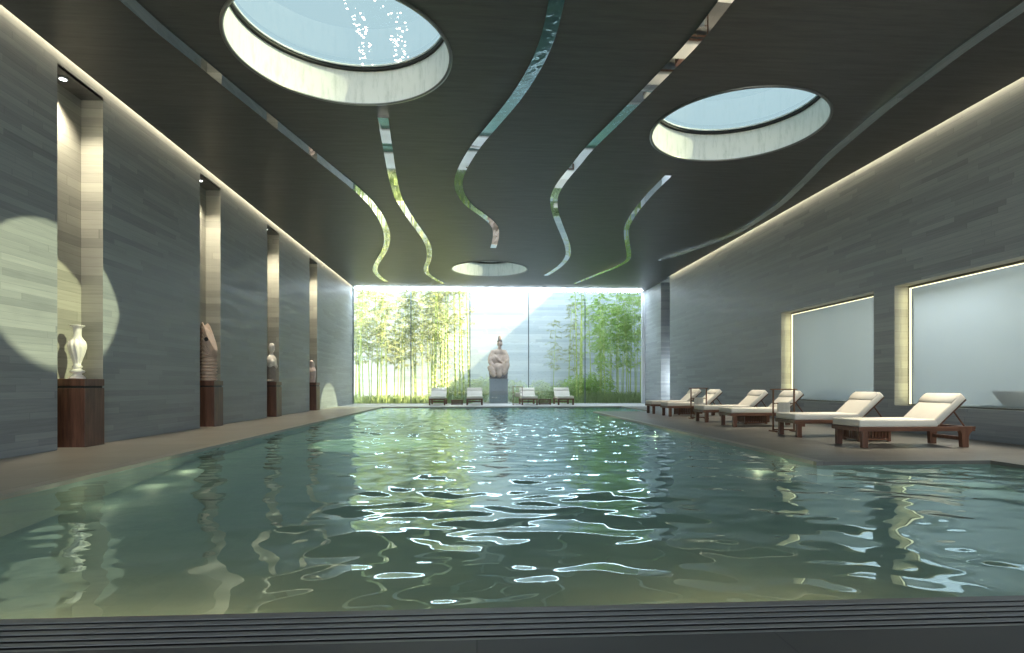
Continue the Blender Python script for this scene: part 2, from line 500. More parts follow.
# ceiling and roof with three round holes
def holed(bm, x0, x1, y0, y1, z, holes, r, seg=96):
    es = []
    vs = [bm.verts.new(p) for p in ((x0, y0, z), (x1, y0, z), (x1, y1, z), (x0, y1, z))]
    es += [bm.edges.new((vs[i], vs[(i + 1) % 4])) for i in range(4)]
    for cx, cy in holes:
        c = [bm.verts.new((cx + r * math.cos(2 * PI * k / seg), cy + r * math.sin(2 * PI * k / seg), z)) for k in range(seg)]
        es += [bm.edges.new((c[i], c[(i + 1) % seg])) for i in range(seg)]
    bmesh.ops.triangle_fill(bm, edges=es, use_beauty=True)
bm = bmesh.new()
holed(bm, CL, CR, YB, YG, CZ, SKY, SR)
quad(bm, (CL, YB, CZ), (CL, YG, CZ), (CL, YG, CZ + 0.1), (CL, YB, CZ + 0.1))
quad(bm, (CR, YB, CZ), (CR, YG, CZ), (CR, YG, CZ + 0.1), (CR, YB, CZ + 0.1))
# far right end: the ceiling runs on to the wall past the cove
quad(bm, (CR, OY0, CZ), (XR, OY0, CZ), (XR, YG, CZ), (CR, YG, CZ))
struct(obj('ceiling', bm, M['ceiling']))
bm = bmesh.new()
holed(bm, XL - 1.2, XR + 3.2, YB - 0.2, YG + 0.05, ROOF, SKY, SR)
struct(obj('ceiling_roof', bm, M['plaster']))

# light wells with their rooflights
names = ['large round rooflight at the top left, nearest the camera, with droplets on its glass',
         'round rooflight on the right of the dark ceiling, between two curved strips',
         'small flat-looking round rooflight above the far end, in front of the glass wall']
for k, (cx, cy) in enumerate(SKY):
    t = thing('skylight', names[k], 'skylight', (cx, cy, CZ))
    H = ROOF - CZ
    bm = bmesh.new(); n = 96
    ra = [bm.verts.new((SR * math.cos(2 * PI * i / n), SR * math.sin(2 * PI * i / n), 0)) for i in range(n)]
    rb = [bm.verts.new((SR * math.cos(2 * PI * i / n), SR * math.sin(2 * PI * i / n), H)) for i in range(n)]
    for i in range(n):
        bm.faces.new((ra[i], ra[(i + 1) % n], rb[(i + 1) % n], rb[i]))
    obj('light_well', bm, M['white_shaft'], t, True)
    def ring(r0, r1, z0, z1):
        b = bmesh.new()
        P = [(r0, z0), (r1, z0), (r1, z1), (r0, z1)]
        rs = [[b.verts.new((r * math.cos(2 * PI * i / n), r * math.sin(2 * PI * i / n), z)) for i in range(n)] for r, z in P]
        for q in range(4):
            A, B = rs[q], rs[(q + 1) % 4]
            for i in range(n):
                b.faces.new((A[i], A[(i + 1) % n], B[(i + 1) % n], B[i]))
        return b
    obj('rim', ring(SR - 0.004, SR + 0.05, -0.02, 0.002), M['steel'], t, True)
    obj('gasket', ring(SR - 0.035, SR - 0.002, H - 0.10, H - 0.035), M['black'], t, True)
    obj('glazing_bead', ring(SR - 0.05, SR - 0.002, H - 0.033, H - 0.004), M['white_frame'], t, True)
    bm = bmesh.new()
    bm.faces.new([bm.verts.new((SR * math.cos(2 * PI * i / n), SR * math.sin(2 * PI * i / n), H - 0.002)) for i in range(n)])
    obj('pane', bm, M['wetglass' if k == 0 else 'skyglass'], t)

# floors ------------------------------------------------------------
bm = bmesh.new()
zb = -0.9
def slab(bm, x0, x1, y0, y1): box(bm, x0, x1, y0, y1, zb, 0)
slab(bm, XL - 0.4, PX0, PY0, PY1)
struct(obj('floor', bm, M['deck']))
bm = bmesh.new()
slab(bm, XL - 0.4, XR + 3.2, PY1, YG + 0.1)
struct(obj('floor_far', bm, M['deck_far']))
bm = bmesh.new()
slab(bm, PX1, XR + 3.2, PY0, PY1)
slab(bm, DX0, PX1, DY0, DY1)
struct(obj('floor_right', bm, M['deck_right']))
bm = bmesh.new()
slab(bm, XL, XR, YB, PY0 - 0.335)
struct(obj('floor_front', bm, M['deck_front']))
# coping bands around the pool
bm = bmesh.new(); c = 0.13; h = 0.004
box(bm, PX0 - 0.02 - c, PX0 + 0.012, PY0, PY1, -0.045, h)
box(bm, DX0 - 0.012, DX0 + c, DY0 + 0.06, DY1 + 0.012, -0.045, h)
struct(obj('trim_2', bm, M['coping']))
bm = bmesh.new()
box(bm, DX0 - 0.012, PX1 + c, DY0 - 0.012, DY0 + 0.06, -0.045, h)
box(bm, PX1 - 0.012, PX1 + c, PY0, DY0 - 0.012, -0.045, h)
struct(obj('trim_3', bm, M['deck_right']))  # shade of the near edges put into the darker stone
bm = bmesh.new()
box(bm, DX0 + c, PX1, DY1 - c, DY1 + 0.012, -0.045, h)
box(bm, PX1 - 0.012, PX1 + c, DY1 + 0.012, PY1, -0.045, h)
box(bm, PX0 + 0.012, PX1 + c, PY1 - 0.012, PY1 + c, -0.045, h)
struct(obj('trim_4', bm, M['coping']))

# pool basin: floor rises from the near end
bm = bmesh.new()
Yk = 9.0
prof = [(PY0 - 0.02, -0.50), (PY0 + 2.2, -0.42), (Yk, -0.17), (PY1 + 0.02, -0.15)]
for (a, za), (b, zbb) in zip(prof, prof[1:]):
    quad(bm, (PX0 - .01, a, za), (PX1 + .01, a, za), (PX1 + .01, b, zbb), (PX0 - .01, b, zbb))
quad(bm, (PX0 + .002, PY0, -.6), (PX0 + .002, PY1, -.6), (PX0 + .002, PY1, -.045), (PX0 + .002, PY0, -.045))
quad(bm, (PX1 - .002, PY0, -.6), (PX1 - .002, PY1, -.6), (PX1 - .002, PY1, -.045), (PX1 - .002, PY0, -.045))
quad(bm, (PX0, PY1 - .002, -.6), (PX1, PY1 - .002, -.6), (PX1, PY1 - .002, -.045), (PX0, PY1 - .002, -.045))
quad(bm, (PX0, PY0 + .002, -.6), (PX1, PY0 + .002, -.6), (PX1, PY0 + .002, -.02), (PX0, PY0 + .002, -.02))
quad(bm, (DX0 - .002, DY0, -.6), (DX0 - .002, DY1, -.6), (DX0 - .002, DY1, -.045), (DX0 - .002, DY0, -.045))
quad(bm, (DX0, DY0 - .002, -.6), (PX1, DY0 - .002, -.6), (PX1, DY0 - .002, -.045), (DX0, DY0 - .002, -.045))
quad(bm, (DX0, DY1 + .002, -.6), (PX1, DY1 + .002, -.6), (PX1, DY1 + .002, -.045), (DX0, DY1 + .002, -.045))
struct(obj('floor_pool', bm, M['pool']))

# water: a rippled sheet -------------------------------------------------
xs = np.linspace(PX0 + 0.003, PX1 - 0.003, 250)
yl = [PY0 + 0.003]
while yl[-1] < PY1 - 0.02:
    yl.append(yl[-1] + 0.022 + 0.0024 * max(0, yl[-1] - PY0))
yl[-1] = PY1 - 0.003
ysw = np.array(yl)
GXm, GYm = np.meshgrid(xs, ysw)
Z = np.zeros_like(GXm)
NW = 70
for i in range(NW):
    lam = 0.19 * (0.95 / 0.19) ** rng.random()
    ang = rng.normal(PI / 2, 0.75) if i % 3 else rng.uniform(0, PI)
    k = 2 * PI / lam
    slope = 0.046 / NW ** 0.5 * (0.7 + 0.6 * (lam / 0.95))
    Z += slope / k * 1.41 * np.sin(k * (GXm * math.cos(ang) + GYm * math.sin(ang)) + 0.9 * np.sin(0.8 * GXm + rng.uniform(0, 6)) + 0.9 * np.sin(0.7 * GYm + rng.uniform(0, 6)) + rng.uniform(0, 2 * PI))
def bell(x, c, w): return np.exp(-((x - c) / w) ** 2)
calm = 0.42 + 0.75 * bell(GXm, 0.7, 2.4) * bell(GYm, 4.5, 3.5) + 0.25 * bell(GXm, 5.5, 2.0) * bell(GYm, 5.0, 2.5) + 0.45 * bell(GYm, 13, 7)
Z2 = np.zeros_like(GXm)                      # finer chop towards the far end
for i in range(36):
    lam = 0.17 * (0.5 / 0.17) ** rng.random()
    ang = rng.normal(PI / 2, 0.8)
    k = 2 * PI / lam
    Z2 += 0.10 / 36 ** 0.5 / k * 1.41 * np.sin(k * (GXm * math.cos(ang) + GYm * math.sin(ang)) + 1.2 * np.sin(0.9 * GXm + rng.uniform(0, 6)) + rng.uniform(0, 2 * PI))
far = np.clip((GYm - 6.0) / 7.0, 0, 1) ** 1.2
Z = WZ + np.clip(Z * calm + Z2 * far, -0.03, 0.03)
me = bpy.data.meshes.new('water')
nx, ny = len(xs), len(ysw)
co_ = np.stack([GXm, GYm, Z], -1).reshape(-1, 3)
idx = np.arange(nx * ny).reshape(ny, nx)
q = np.stack([idx[:-1, :-1], idx[:-1, 1:], idx[1:, 1:], idx[1:, :-1]], -1).reshape(-1, 4)
cen = co_[q].mean(1)
q = q[~((cen[:, 0] > DX0 + 0.02) & (cen[:, 1] > DY0 + 0.05) & (cen[:, 1] < DY1 - 0.15))]
me.from_pydata(co_.tolist(), [], q.tolist())
me.polygons.foreach_set('use_smooth', [True] * len(me.polygons))
me.materials.append(M['water'])
water = link(bpy.data.objects.new('water', me)); struct(water)

# overflow grate along the near edge
t = thing('drain_grate', 'long grey metal overflow grate with black slots along the near pool edge', 'drain grate', (0, PY0 - 0.333, 0))
L0, L1_ = XL + 0.02, XR - 0.02
def bar(y0, y1, z0=-0.003, z1=0.0, name='bar', m='grate'):
    b = bmesh.new(); box(b, L0, L1_, y0, y1, z0, z1); return obj(name, b, M[m], t)
GW = 0.325
bar(GW - 0.054, GW, name='edge_rail')
sc_ = [GW - q for q in (0.066, 0.124, 0.181, 0.238, 0.295)]
for k in range(4):
    bar(sc_[k + 1] + 0.0125, sc_[k] - 0.0125)
bar(0.0, sc_[4] - 0.0125, name='edge_rail')
b = bmesh.new(); box(b, L0, L1_, 0.002, GW - 0.002, -0.16, -0.12); obj('channel', b, M['black'], t)
b = bmesh.new(); box(b, L0, L1_, GW, GW + 0.008, -0.16, -0.004); obj('channel_wall', b, M['black'], t)

# far glass wall -----------------------------------------------------------
w1 = bpy.data.objects.new('window_1', None); COL.objects.link(w1); struct(w1); w1.location = (0, YG, 0)
mull = [-6.40, -3.41, -0.32, 2.79, 5.82, 8.89]
for a, b in zip(mull, mull[1:]):
    bm = bmesh.new(); quad(bm, (a, 0, 0.02), (b, 0, 0.02), (b, 0, ROOF), (a, 0, ROOF)); obj('pane', bm, M['glass'], w1)
for i, x in enumerate(mull[1:-1]):
    bm = bmesh.new(); box(bm, x - 0.022, x + 0.022, -0.03, 0.03, 0, CZ); obj('mullion', bm, M['frame'], w1)
bm = bmesh.new(); box(bm, -6.42, -6.37, -0.05, 0.05, 0, CZ); obj('frame', bm, M['frame'], w1)
bm = bmesh.new(); box(bm, 8.89, 9.08, -0.06, 0.06, 0, CZ); obj('frame', bm, M['white_frame'], w1)
bm = bmesh.new(); box(bm, -6.42, 9.08, -0.05, 0.05, 0, 0.03); obj('sill', bm, M['white_frame'], w1)

# side windows -----------------------------------------------------------
for k, (a, b) in enumerate(WIN):
    w = bpy.data.objects.new('window_%d' % (k + 2), None); COL.objects.link(w); struct(w); w.location = (XR, a, WZ0)
    Lw, Hh, D = b - a, WZ1 - WZ0, GX - XR
    bm = bmesh.new()   # stone reveal
    quad(bm, (0, 0, 0), (D + .1, 0, 0), (D + .1, 0, Hh), (0, 0, Hh)); quad(bm, (0, Lw, 0), (D + .1, Lw, 0), (D + .1, Lw, Hh), (0, Lw, Hh))
    quad(bm, (0, 0, 0), (0, Lw, 0), (D + .1, Lw, 0), (D + .1, 0, 0)); quad(bm, (0, 0, Hh), (0, Lw, Hh), (D + .1, Lw, Hh), (D + .1, 0, Hh))
    obj('reveal', bm, M['niche'], w)
    bm = bmesh.new()
    fw = 0.05
    box(bm, D - .03, D + .03, 0, fw, 0, Hh); box(bm, D - .03, D + .03, Lw - fw, Lw, 0, Hh)
    box(bm, D - .03, D + .03, fw, Lw - fw, Hh - fw, Hh); box(bm, D - .03, D + .03, fw, Lw - fw, 0, 0.02)
    obj('frame', bm, M['brown_frame'], w)
    bm = bmesh.new(); box(bm, D - 0.045, D - .028, Lw - fw - 0.045, Lw - fw, 0.03, Hh - fw); obj('light_strip', bm, M['led'], w)
    bm = bmesh.new(); box(bm, D - 0.04, D - .028, fw, Lw - fw - 0.045, Hh - fw - 0.018, Hh - fw); obj('light_strip', bm, M['led'], w)
    bm = bmesh.new(); box(bm, D - 0.035, D - .01, fw, Lw - fw, 0.02, 0.035); obj('bead', bm, M['steel'], w)
    bm = bmesh.new(); quad(bm, (D, fw, 0.02), (D, Lw - fw, 0.02), (D, Lw - fw, Hh - fw), (D, fw, Hh - fw)); obj('pane', bm, M['frost'], w)
    ar = bpy.data.lights.new('window_wash', 'AREA'); ar.shape = 'RECTANGLE'; ar.size = 0.06; ar.size_y = Hh * 0.9
    ar.energy = 3.6; ar.color = (1, 0.93, 0.5); ar.spread = PI
    lo = bpy.data.objects.new('window_wash', ar); COL.objects.link(lo); lo.location = (XR + D - 0.09, b - 0.06 - 0.12, WZ0 + Hh / 2)
    lo.rotation_euler = (PI / 2, 0, 0)   # faces the far jamb

# room behind the side windows
bm = bmesh.new()
rx0, rx1, ry0, ry1, rz1 = GX + 0.12, XR + 3.1, 6.5, 19.5, 3.6
quad(bm, (rx1, ry0, 0), (rx1, ry1, 0), (rx1, ry1, rz1), (rx1, ry0, rz1))
quad(bm, (rx0, ry0, 0), (rx1, ry0, 0), (rx1, ry0, rz1), (rx0, ry0, rz1))
quad(bm, (rx0, ry1, 0), (rx1, ry1, 0), (rx1, ry1, rz1), (rx0, ry1, rz1))
quad(bm, (rx0, ry0, rz1), (rx1, ry0, rz1), (rx1, ry1, rz1), (rx0, ry1, rz1))
quad(bm, (rx0, ry0, 0.3), (rx1, ry0, 0.3), (rx1, ry1, 0.3), (rx0, ry1, 0.3))
struct(obj('wall_spa_room', bm, M['plaster']))
for yy, e in ((9.5, 40), (14.5, 40)):
    ar = bpy.data.lights.new('spa_lamp', 'AREA'); ar.shape = 'RECTANGLE'; ar.size = 1.4; ar.size_y = 3.4; ar.energy = e; ar.color = (0.80, 0.92, 1.0)
    lo = bpy.data.objects.new('spa_lamp', ar); COL.objects.link(lo); lo.location = (11.0, yy, rz1 - 0.1)
b = bmesh.new()
lathe(b, [(0.16, 0), (0.2, 0.02), (0.30, 0.16), (0.37, 0.27), (0.36, 0.27), (0.29, 0.18), (0.1, 0.06)], 32)
tag(obj('bowl', b, m_plain('tan_clay', (0.62, 0.50, 0.37), 0.6), smooth=True, loc=(9.98, 10.22, 0.61)), 'tan flared bowl standing behind the nearer side window', 'bowl')
b = bmesh.new(); box(b, 9.72, 10.25, 8.2, 10.75, 0.305, 0.61, 0.02)
tag(obj('stone_ledge', b, M['granite']), 'low grey ledge behind the nearer side window, under the bowl', 'ledge')
b = bmesh.new(); prism_y(b, [(9.8, 0.305), (10.6, 0.305), (10.6, 0.85), (10.3, 0.85), (9.8, 0.56)], 16.0, 16.9)
tag(obj('massage_bed', b, M['granite']), 'dark sloping bed seen dimly behind the farther side window', 'bed')

# cove lights ------------------------------------------------------------
for side, xa, xb, y1 in (('left', XL + 0.005, CL - 0.005, YG - 0.1), ('right', CR + 0.005, XR - 0.005, OY0)):
    bm = bmesh.new(); box(bm, xa + 0.01, xb - 0.01, YB + 0.05, y1, CZ + 0.13, CZ + 0.16)
    tag(obj('cove_light', bm, M['cove']), 'warm white strip light hidden in the %s ceiling slot above the %s' % (('left', 'niche wall') if side == 'left' else ('right', 'window wall')), 'cove light')

bm = bmesh.new(); box(bm, -6.25, 8.82, YG - 0.50, YG - 0.16, CZ - 0.062, CZ - 0.048)  # fill strip added at the glass head to brighten the far end
tag(obj('fill_strip', bm, M['daylight_fill']), 'thin cool white fill strip added along the head of the far glass wall', 'fill light')

# niche downlights, pedestals
ped_names = ['walnut box pedestal in the first niche, carrying the white vase', 'walnut box pedestal under the tall ridged brown sculpture',
             'walnut box pedestal under the pale stone woman figure', 'walnut box pedestal in the last niche, nearest the glass wall']
lamp_names = ['small round downlight at the top of the niche with the white vase', 'small round downlight at the top of the niche with the ridged sculpture',
              'small round downlight at the top of the niche with the stone woman', 'small round downlight at the top of the niche nearest the glass wall']
PED = []
for k, (a, b_) in enumerate(NICHE):
    t = thing('downlight', lamp_names[k], 'downlight', (-6.58, a + 0.36, NZ), 0, 'niche downlights')
    bm = bmesh.new(); lathe(bm, [(0.055, -0.02), (0.075, -0.02), (0.08, -0.001), (0.055, -0.001)], 24); obj('housing', bm, M['steel'], t, True)
    bm = bmesh.new(); lathe(bm, [(0.052, -0.026), (0.052, -0.021)], 24); obj('lens', bm, M['lamp'], t)
    sp = bpy.data.lights.new('niche_spot', 'SPOT'); sp.energy = 430; sp.color = (1.0, 0.90, 0.68); sp.spot_size = math.radians(104); sp.spot_blend = 1.0; sp.shadow_soft_size = 0.04
    so = bpy.data.objects.new('niche_spot', sp); COL.objects.link(so); so.location = (-6.50, a + 0.34, NZ - 0.05)
    so.rotation_euler = (math.radians(4), math.radians(1), 0)
    y0 = a + 0.38
    sp = bpy.data.lights.new('art_fill_spot', 'SPOT'); sp.energy = 260; sp.color = (1.0, 0.93, 0.78); sp.spot_size = math.radians(15); sp.spot_blend = 0.7; sp.shadow_soft_size = 0.03  # extra beam added beside the downlight to brighten the art
    so = bpy.data.objects.new('art_fill_spot', sp); COL.objects.link(so); so.location = (-6.47, a + 0.26, NZ - 0.05)
    so.rotation_euler = (Vector((-6.50, y0 + 0.2, 1.6)) - Vector(so.location)).to_track_quat('-Z', 'Y').to_euler()
    p = thing('pedestal', ped_names[k], 'pedestal', (-6.505, y0 + 0.25, 0), 0, 'walnut pedestals in the niches')
    hx, hy = 0.245, 0.25
    bm = bmesh.new(); box(bm, -hx, hx, -hy, hy, 0, 0.95, 0.006); obj('body', bm, M['walnut'], p)
    bm = bmesh.new(); box(bm, -hx + 0.025, hx - 0.025, -hy + 0.025, hy - 0.025, 0.95, 0.985); obj('groove', bm, M['black'], p)
    bm = bmesh.new(); box(bm, -hx, hx, -hy, hy, 0.985, 1.10, 0.006); obj('cap', bm, M['walnut'], p)
    PED.append((-6.505, y0 + 0.25))

# vase (first niche)
x, y = PED[0]
t = thing('vase', 'white fluted porcelain vase with flat flared lip on a walnut pedestal', 'vase', (x - 0.02, y - 0.02, 1.10))
bm = bmesh.new()
def twist(a, z): return 1 + 0.06 * math.cos(10 * a + 9 * z) * (1 if 0.24 < z < 0.62 else 0)
lathe(bm, [(0.07, 0.205), (0.055, 0.225), (0.05, 0.25), (0.066, 0.30), (0.09, 0.37), (0.112, 0.44), (0.126, 0.51), (0.126, 0.56), (0.112, 0.61), (0.085, 0.655), (0.064, 0.69),
           (0.058, 0.74), (0.060, 0.80), (0.066, 0.84), (0.105, 0.868), (0.108, 0.878), (0.06, 0.872), (0.045, 0.84)], 66, twist)
obj('vase_body', bm, M['porcelain'], t, True)
bm = bmesh.new()
lathe(bm, [(0.115, 0), (0.115, 0.02), (0.09, 0.05), (0.06, 0.075), (0.06, 0.085), (0.10, 0.105), (0.105, 0.13), (0.07, 0.155), (0.052, 0.165), (0.065, 0.18), (0.075, 0.20), (0.055, 0.215)], 40)
obj('foot', bm, M['porcelain'], t, True)

# ridged sail-shaped sculpture (second niche)
x, y = PED[1]
t = thing('sculpture', 'tall ridged brown sculpture with a slanting sail-like tip and a round eye', 'sculpture', (x + 0.02, y - 0.02, 1.10))
t.scale = (0.84, 0.84, 1.0)
bm = bmesh.new()
prof = []
nz_ = 16
for i in range(nz_):
    z = i * 0.0775
    prof += [(0.195, z), (0.24, z + 0.02), (0.24, z + 0.052), (0.195, z + 0.072)]
lathe(bm, prof, 40, None, (0.9, 1.0))
for v in bm.verts:               # swept sail-shaped top
    f = max(0.0, v.co.z / 1.24)
    top = 1.50 - 0.80 * max(0.0, (v.co.x + 0.10) / 0.34) ** 0.85 - 0.25 * max(0.0, (-0.06 - v.co.x) / 0.18)
    if f > 0.45:
        g = (f - 0.45) / 0.55
        v.co.z = 0.558 + g * (max(top, 0.70) - 0.558)
obj('ridged_body', bm, M['ridged'], t, False)
bm = bmesh.new(); prism_y(bm, [(-0.27, 0), (-0.19, 0), (-0.17, 1.28), (-0.20, 1.33), (-0.27, 1.25)], -0.2, 0.2); obj('spine', bm, M['walnut'], t)
bm = bmesh.new()
lathe(bm, [(0.0001, -0.02), (0.05, -0.02), (0.05, 0.02), (0.04, 0.025), (0.0001, 0.005)], 20)
o = obj('eye', bm, M['black'], t, True, loc=(0.03, -0.232, 1.0)); o.rotation_euler = (PI / 2, 0, 0)

# stone woman (third niche)
x, y = PED[2]
t = thing('figurine', 'pale stone figure of a robed woman with tilted oval head on a walnut pedestal', 'figurine', (x + 0.02, y - 0.04, 1.10))
t.scale = (0.80, 0.80, 1.0)
blob('body', [('e', (0, 0, 0.66), (0.19, 0.25, 0.21), (0, 0, 0)), ('e', (0, -0.10, 0.60), (0.15, 0.15, 0.20), (0, 0, 0)), ('e', (0.02, 0.12, 0.58), (0.15, 0.15, 0.2), (0, 0, 0)),
              ('t', [(0, 0.0, 0.8), (0, 0.0, 0.98)], [0.09, 0.06]), ('t', [(0.10, -0.18, 0.62), (0.17, 0.0, 0.48), (0.15, 0.12, 0.5)], [0.08, 0.07, 0.06])],
     M['stone_fig'], t, 0.018, 6)
sk = blob('skirt', [('t', [(0, -0.02, 0.50), (0, -0.03, 0.22), (0, -0.05, 0.03)], [0.19, 0.165, 0.185]), ('e', (0, -0.06, 0.03), (0.2, 0.23, 0.05), (0, 0, 0))], M['stone_fig_low'], t, 0.018, 4); sk['label'] = 'brown stone skirt'
blob('head', [('e', (0.01, 0.0, 1.06), (0.115, 0.12, 0.165), (0.25, 0.1, 0)), ('e', (0.02, -0.03, 1.12), (0.10, 0.09, 0.12), (0, 0, 0)), ('e', (0.10, 0.03, 1.02), (0.03, 0.025, 0.03), (0, 0, 0)), ('t', [(0, 0, 0.86), (0, 0, 0.98)], [0.06, 0.06])], M['stone_fig'], t, 0.014, 4)

# small spouted jar (fourth niche)
x, y = PED[3]
t = thing('jar', 'small rosy stone jar with a pointed spout, in the last niche', 'jar', (x + 0.02, y - 0.05, 1.10))
blob('jar_body', [('t', [(0, 0, 0.05), (0, 0, 0.22), (0, 0, 0.46), (0, 0, 0.62)], [0.17, 0.20, 0.22, 0.15]), ('e', (0, 0, 0.70), (0.15, 0.17, 0.14), (0, 0, 0)),
                  ('t', [(0.03, 0.14, 0.46), (0.05, 0.25, 0.58), (0.05, 0.33, 0.70)], [0.09, 0.05, 0.015]), ('e', (0, -0.08, 0.80), (0.1, 0.1, 0.08), (0, 0, 0))], M['pink_stone'], t, 0.02, 5)
t.scale = (0.72, 0.72, 1.0)

# ceiling strips ---------------------------------------------------------
def zz(pts, s, ox, oy): return [(ox + a / s, oy + b / s) for a, b in pts]
def mid(Lp, Rp): return [((a[0] + b[0]) / 2, (a[1] + b[1]) / 2) for a, b in zip(Lp, Rp)]
STRIPS = [
 ('polished steel strip curving along the left ceiling, beside the niche wall', 0.21,
  mid([(120.3, 0), (147.9, 24.1), (181.2, 49.4), (206.4, 68.9), (247.8, 103.3), (275.3, 124)], [(138.7, 0), (170.2, 29.9), (201.8, 57.4), (238.6, 88.4), (268.4, 112.5), (293.7, 135.5)])
  + zz(mid([(165, 105), (270, 190), (340, 240), (400, 300), (440, 355), (462, 410), (465, 460), (450, 500), (430, 535), (418, 560), (420, 580), (440, 600), (470, 618)],
           [(200, 98), (290, 170), (350, 222), (410, 280), (455, 335), (483, 390), (492, 430), (488, 470), (470, 505), (448, 540), (438, 563), (455, 598), (480, 618)]), 4.083, 270, 130)),
 ('short polished steel strip with a square end, between the big rooflight and the far one', 0.20,
  [(383, 116), (386.9, 142.2), (392.7, 176), (397.4, 194.6)]
  + zz(mid([(530, 310), (560, 358), (595, 405), (625, 450), (638, 490), (635, 530), (625, 560), (630, 582), (660, 605), (700, 625)],
           [(558, 310), (590, 360), (625, 410), (650, 450), (663, 490), (660, 530), (650, 560), (652, 580), (675, 600), (715, 625)]), 4.083, 270, 130)),
 ('polished steel S-curved strip ending above the far small rooflight', 0.21,
  zz(mid([(542, 0), (520, 110), (490, 210), (450, 310), (395, 410), (325, 510)], [(628, 0), (605, 110), (575, 205), (530, 300), (470, 400), (395, 510)]), 5.0214, 440, 0)
  + zz(mid([(203, 0), (130, 100), (80, 180), (60, 230), (58, 265), (72, 300), (105, 345), (160, 385), (200, 420), (215, 450), (213, 490), (205, 518)],
           [(258, 0), (170, 100), (118, 180), (97, 230), (92, 265), (98, 300), (130, 345), (185, 385), (228, 420), (241, 450), (238, 490), (228, 520)]), 4.08, 440, 120)),
 ('long polished steel strip passing left of the right-hand rooflight', 0.20,
  zz(mid([(638, 0), (540, 140), (430, 260), (330, 370), (240, 460), (150, 545)], [(703, 0), (590, 140), (500, 235), (400, 330), (300, 425), (200, 530)]), 3.63, 540, 0)
  + zz(mid([(190, 95), (130, 165), (95, 225), (85, 270), (95, 320), (120, 380), (140, 430), (152, 470), (152, 500), (135, 530), (95, 565), (60, 588)],
           [(210, 110), (155, 180), (128, 225), (122, 270), (130, 320), (150, 380), (170, 430), (180, 470), (178, 500), (155, 535), (110, 570), (75, 590)]), 4.356, 530, 140)),
 ('short polished steel strip starting just below the right-hand rooflight', 0.17,
  zz(mid([(585, 148), (500, 235), (440, 310), (410, 370), (405, 410), (412, 460), (418, 500), (412, 525), (370, 550), (300, 580), (190, 623)],
         [(622, 150), (530, 248), (470, 320), (440, 370), (435, 410), (440, 460), (443, 490), (435, 522), (385, 548), (300, 583), (200, 626)]), 4.356, 530, 140)),
 ('long polished steel strip along the right ceiling, beside the window wall', 0.20,
  zz(mid([(925, 0), (800, 90), (700, 165), (600, 240), (520, 310), (440, 385), (380, 450), (310, 510), (210, 570), (100, 610), (45, 628)],
         [(929, 22), (800, 110), (700, 185), (620, 248), (550, 310), (470, 375), (400, 440), (330, 505), (225, 570), (110, 612), (50, 631)]), 2.419, 640, 0)),
]
for k, (lab, wd, px) in enumerate(STRIPS):
    P = [np.array(at_z(a, b, CZ - 0.015)) for a, b in px]
    if k in (0, 2, 3, 5):      # these run on overhead, out of the picture
        d = P[0] - P[1]; d = d / np.linalg.norm(d)
        P = [P[0] + d * 2.6] + P
    S = spline(P, 120)
    for _ in range(3):         # ease measuring jitter
        S[1:-1] = 0.25 * S[:-2] + 0.5 * S[1:-1] + 0.25 * S[2:]
    T = np.gradient(S, axis=0); T /= np.linalg.norm(T, axis=1)[:, None]
    Nn = np.c_[-T[:, 1], T[:, 0]]
    bm = bmesh.new()
    A = S + Nn * wd / 2; B = S - Nn * wd / 2
    rows = []
    sl = np.r_[0, np.cumsum(np.linalg.norm(np.diff(S, axis=0), axis=1))]
    kn = np.arange(0, sl[-1] + 1.3, 1.25)            # mirror panels, each hung a touch out of level
    zt = np.interp(sl, kn, CZ - 0.035 + rng.uniform(-0.018, 0.018, len(kn)))
    for i in range(len(S)):
        rows.append([bm.verts.new((*A[i], CZ)), bm.verts.new((*A[i], zt[i])), bm.verts.new((*B[i], zt[i])), bm.verts.new((*B[i], CZ))])
    for r0, r1 in zip(rows, rows[1:]):
        for j in range(3):
            bm.faces.new((r0[j], r0[j + 1], r1[j + 1], r1[j]))
    bm.faces.new(rows[0]); bm.faces.new(rows[-1][::-1])
    tag(obj('ceiling_strip', bm, M['chrome']), lab, 'ceiling strip', 'curved steel ceiling strips')

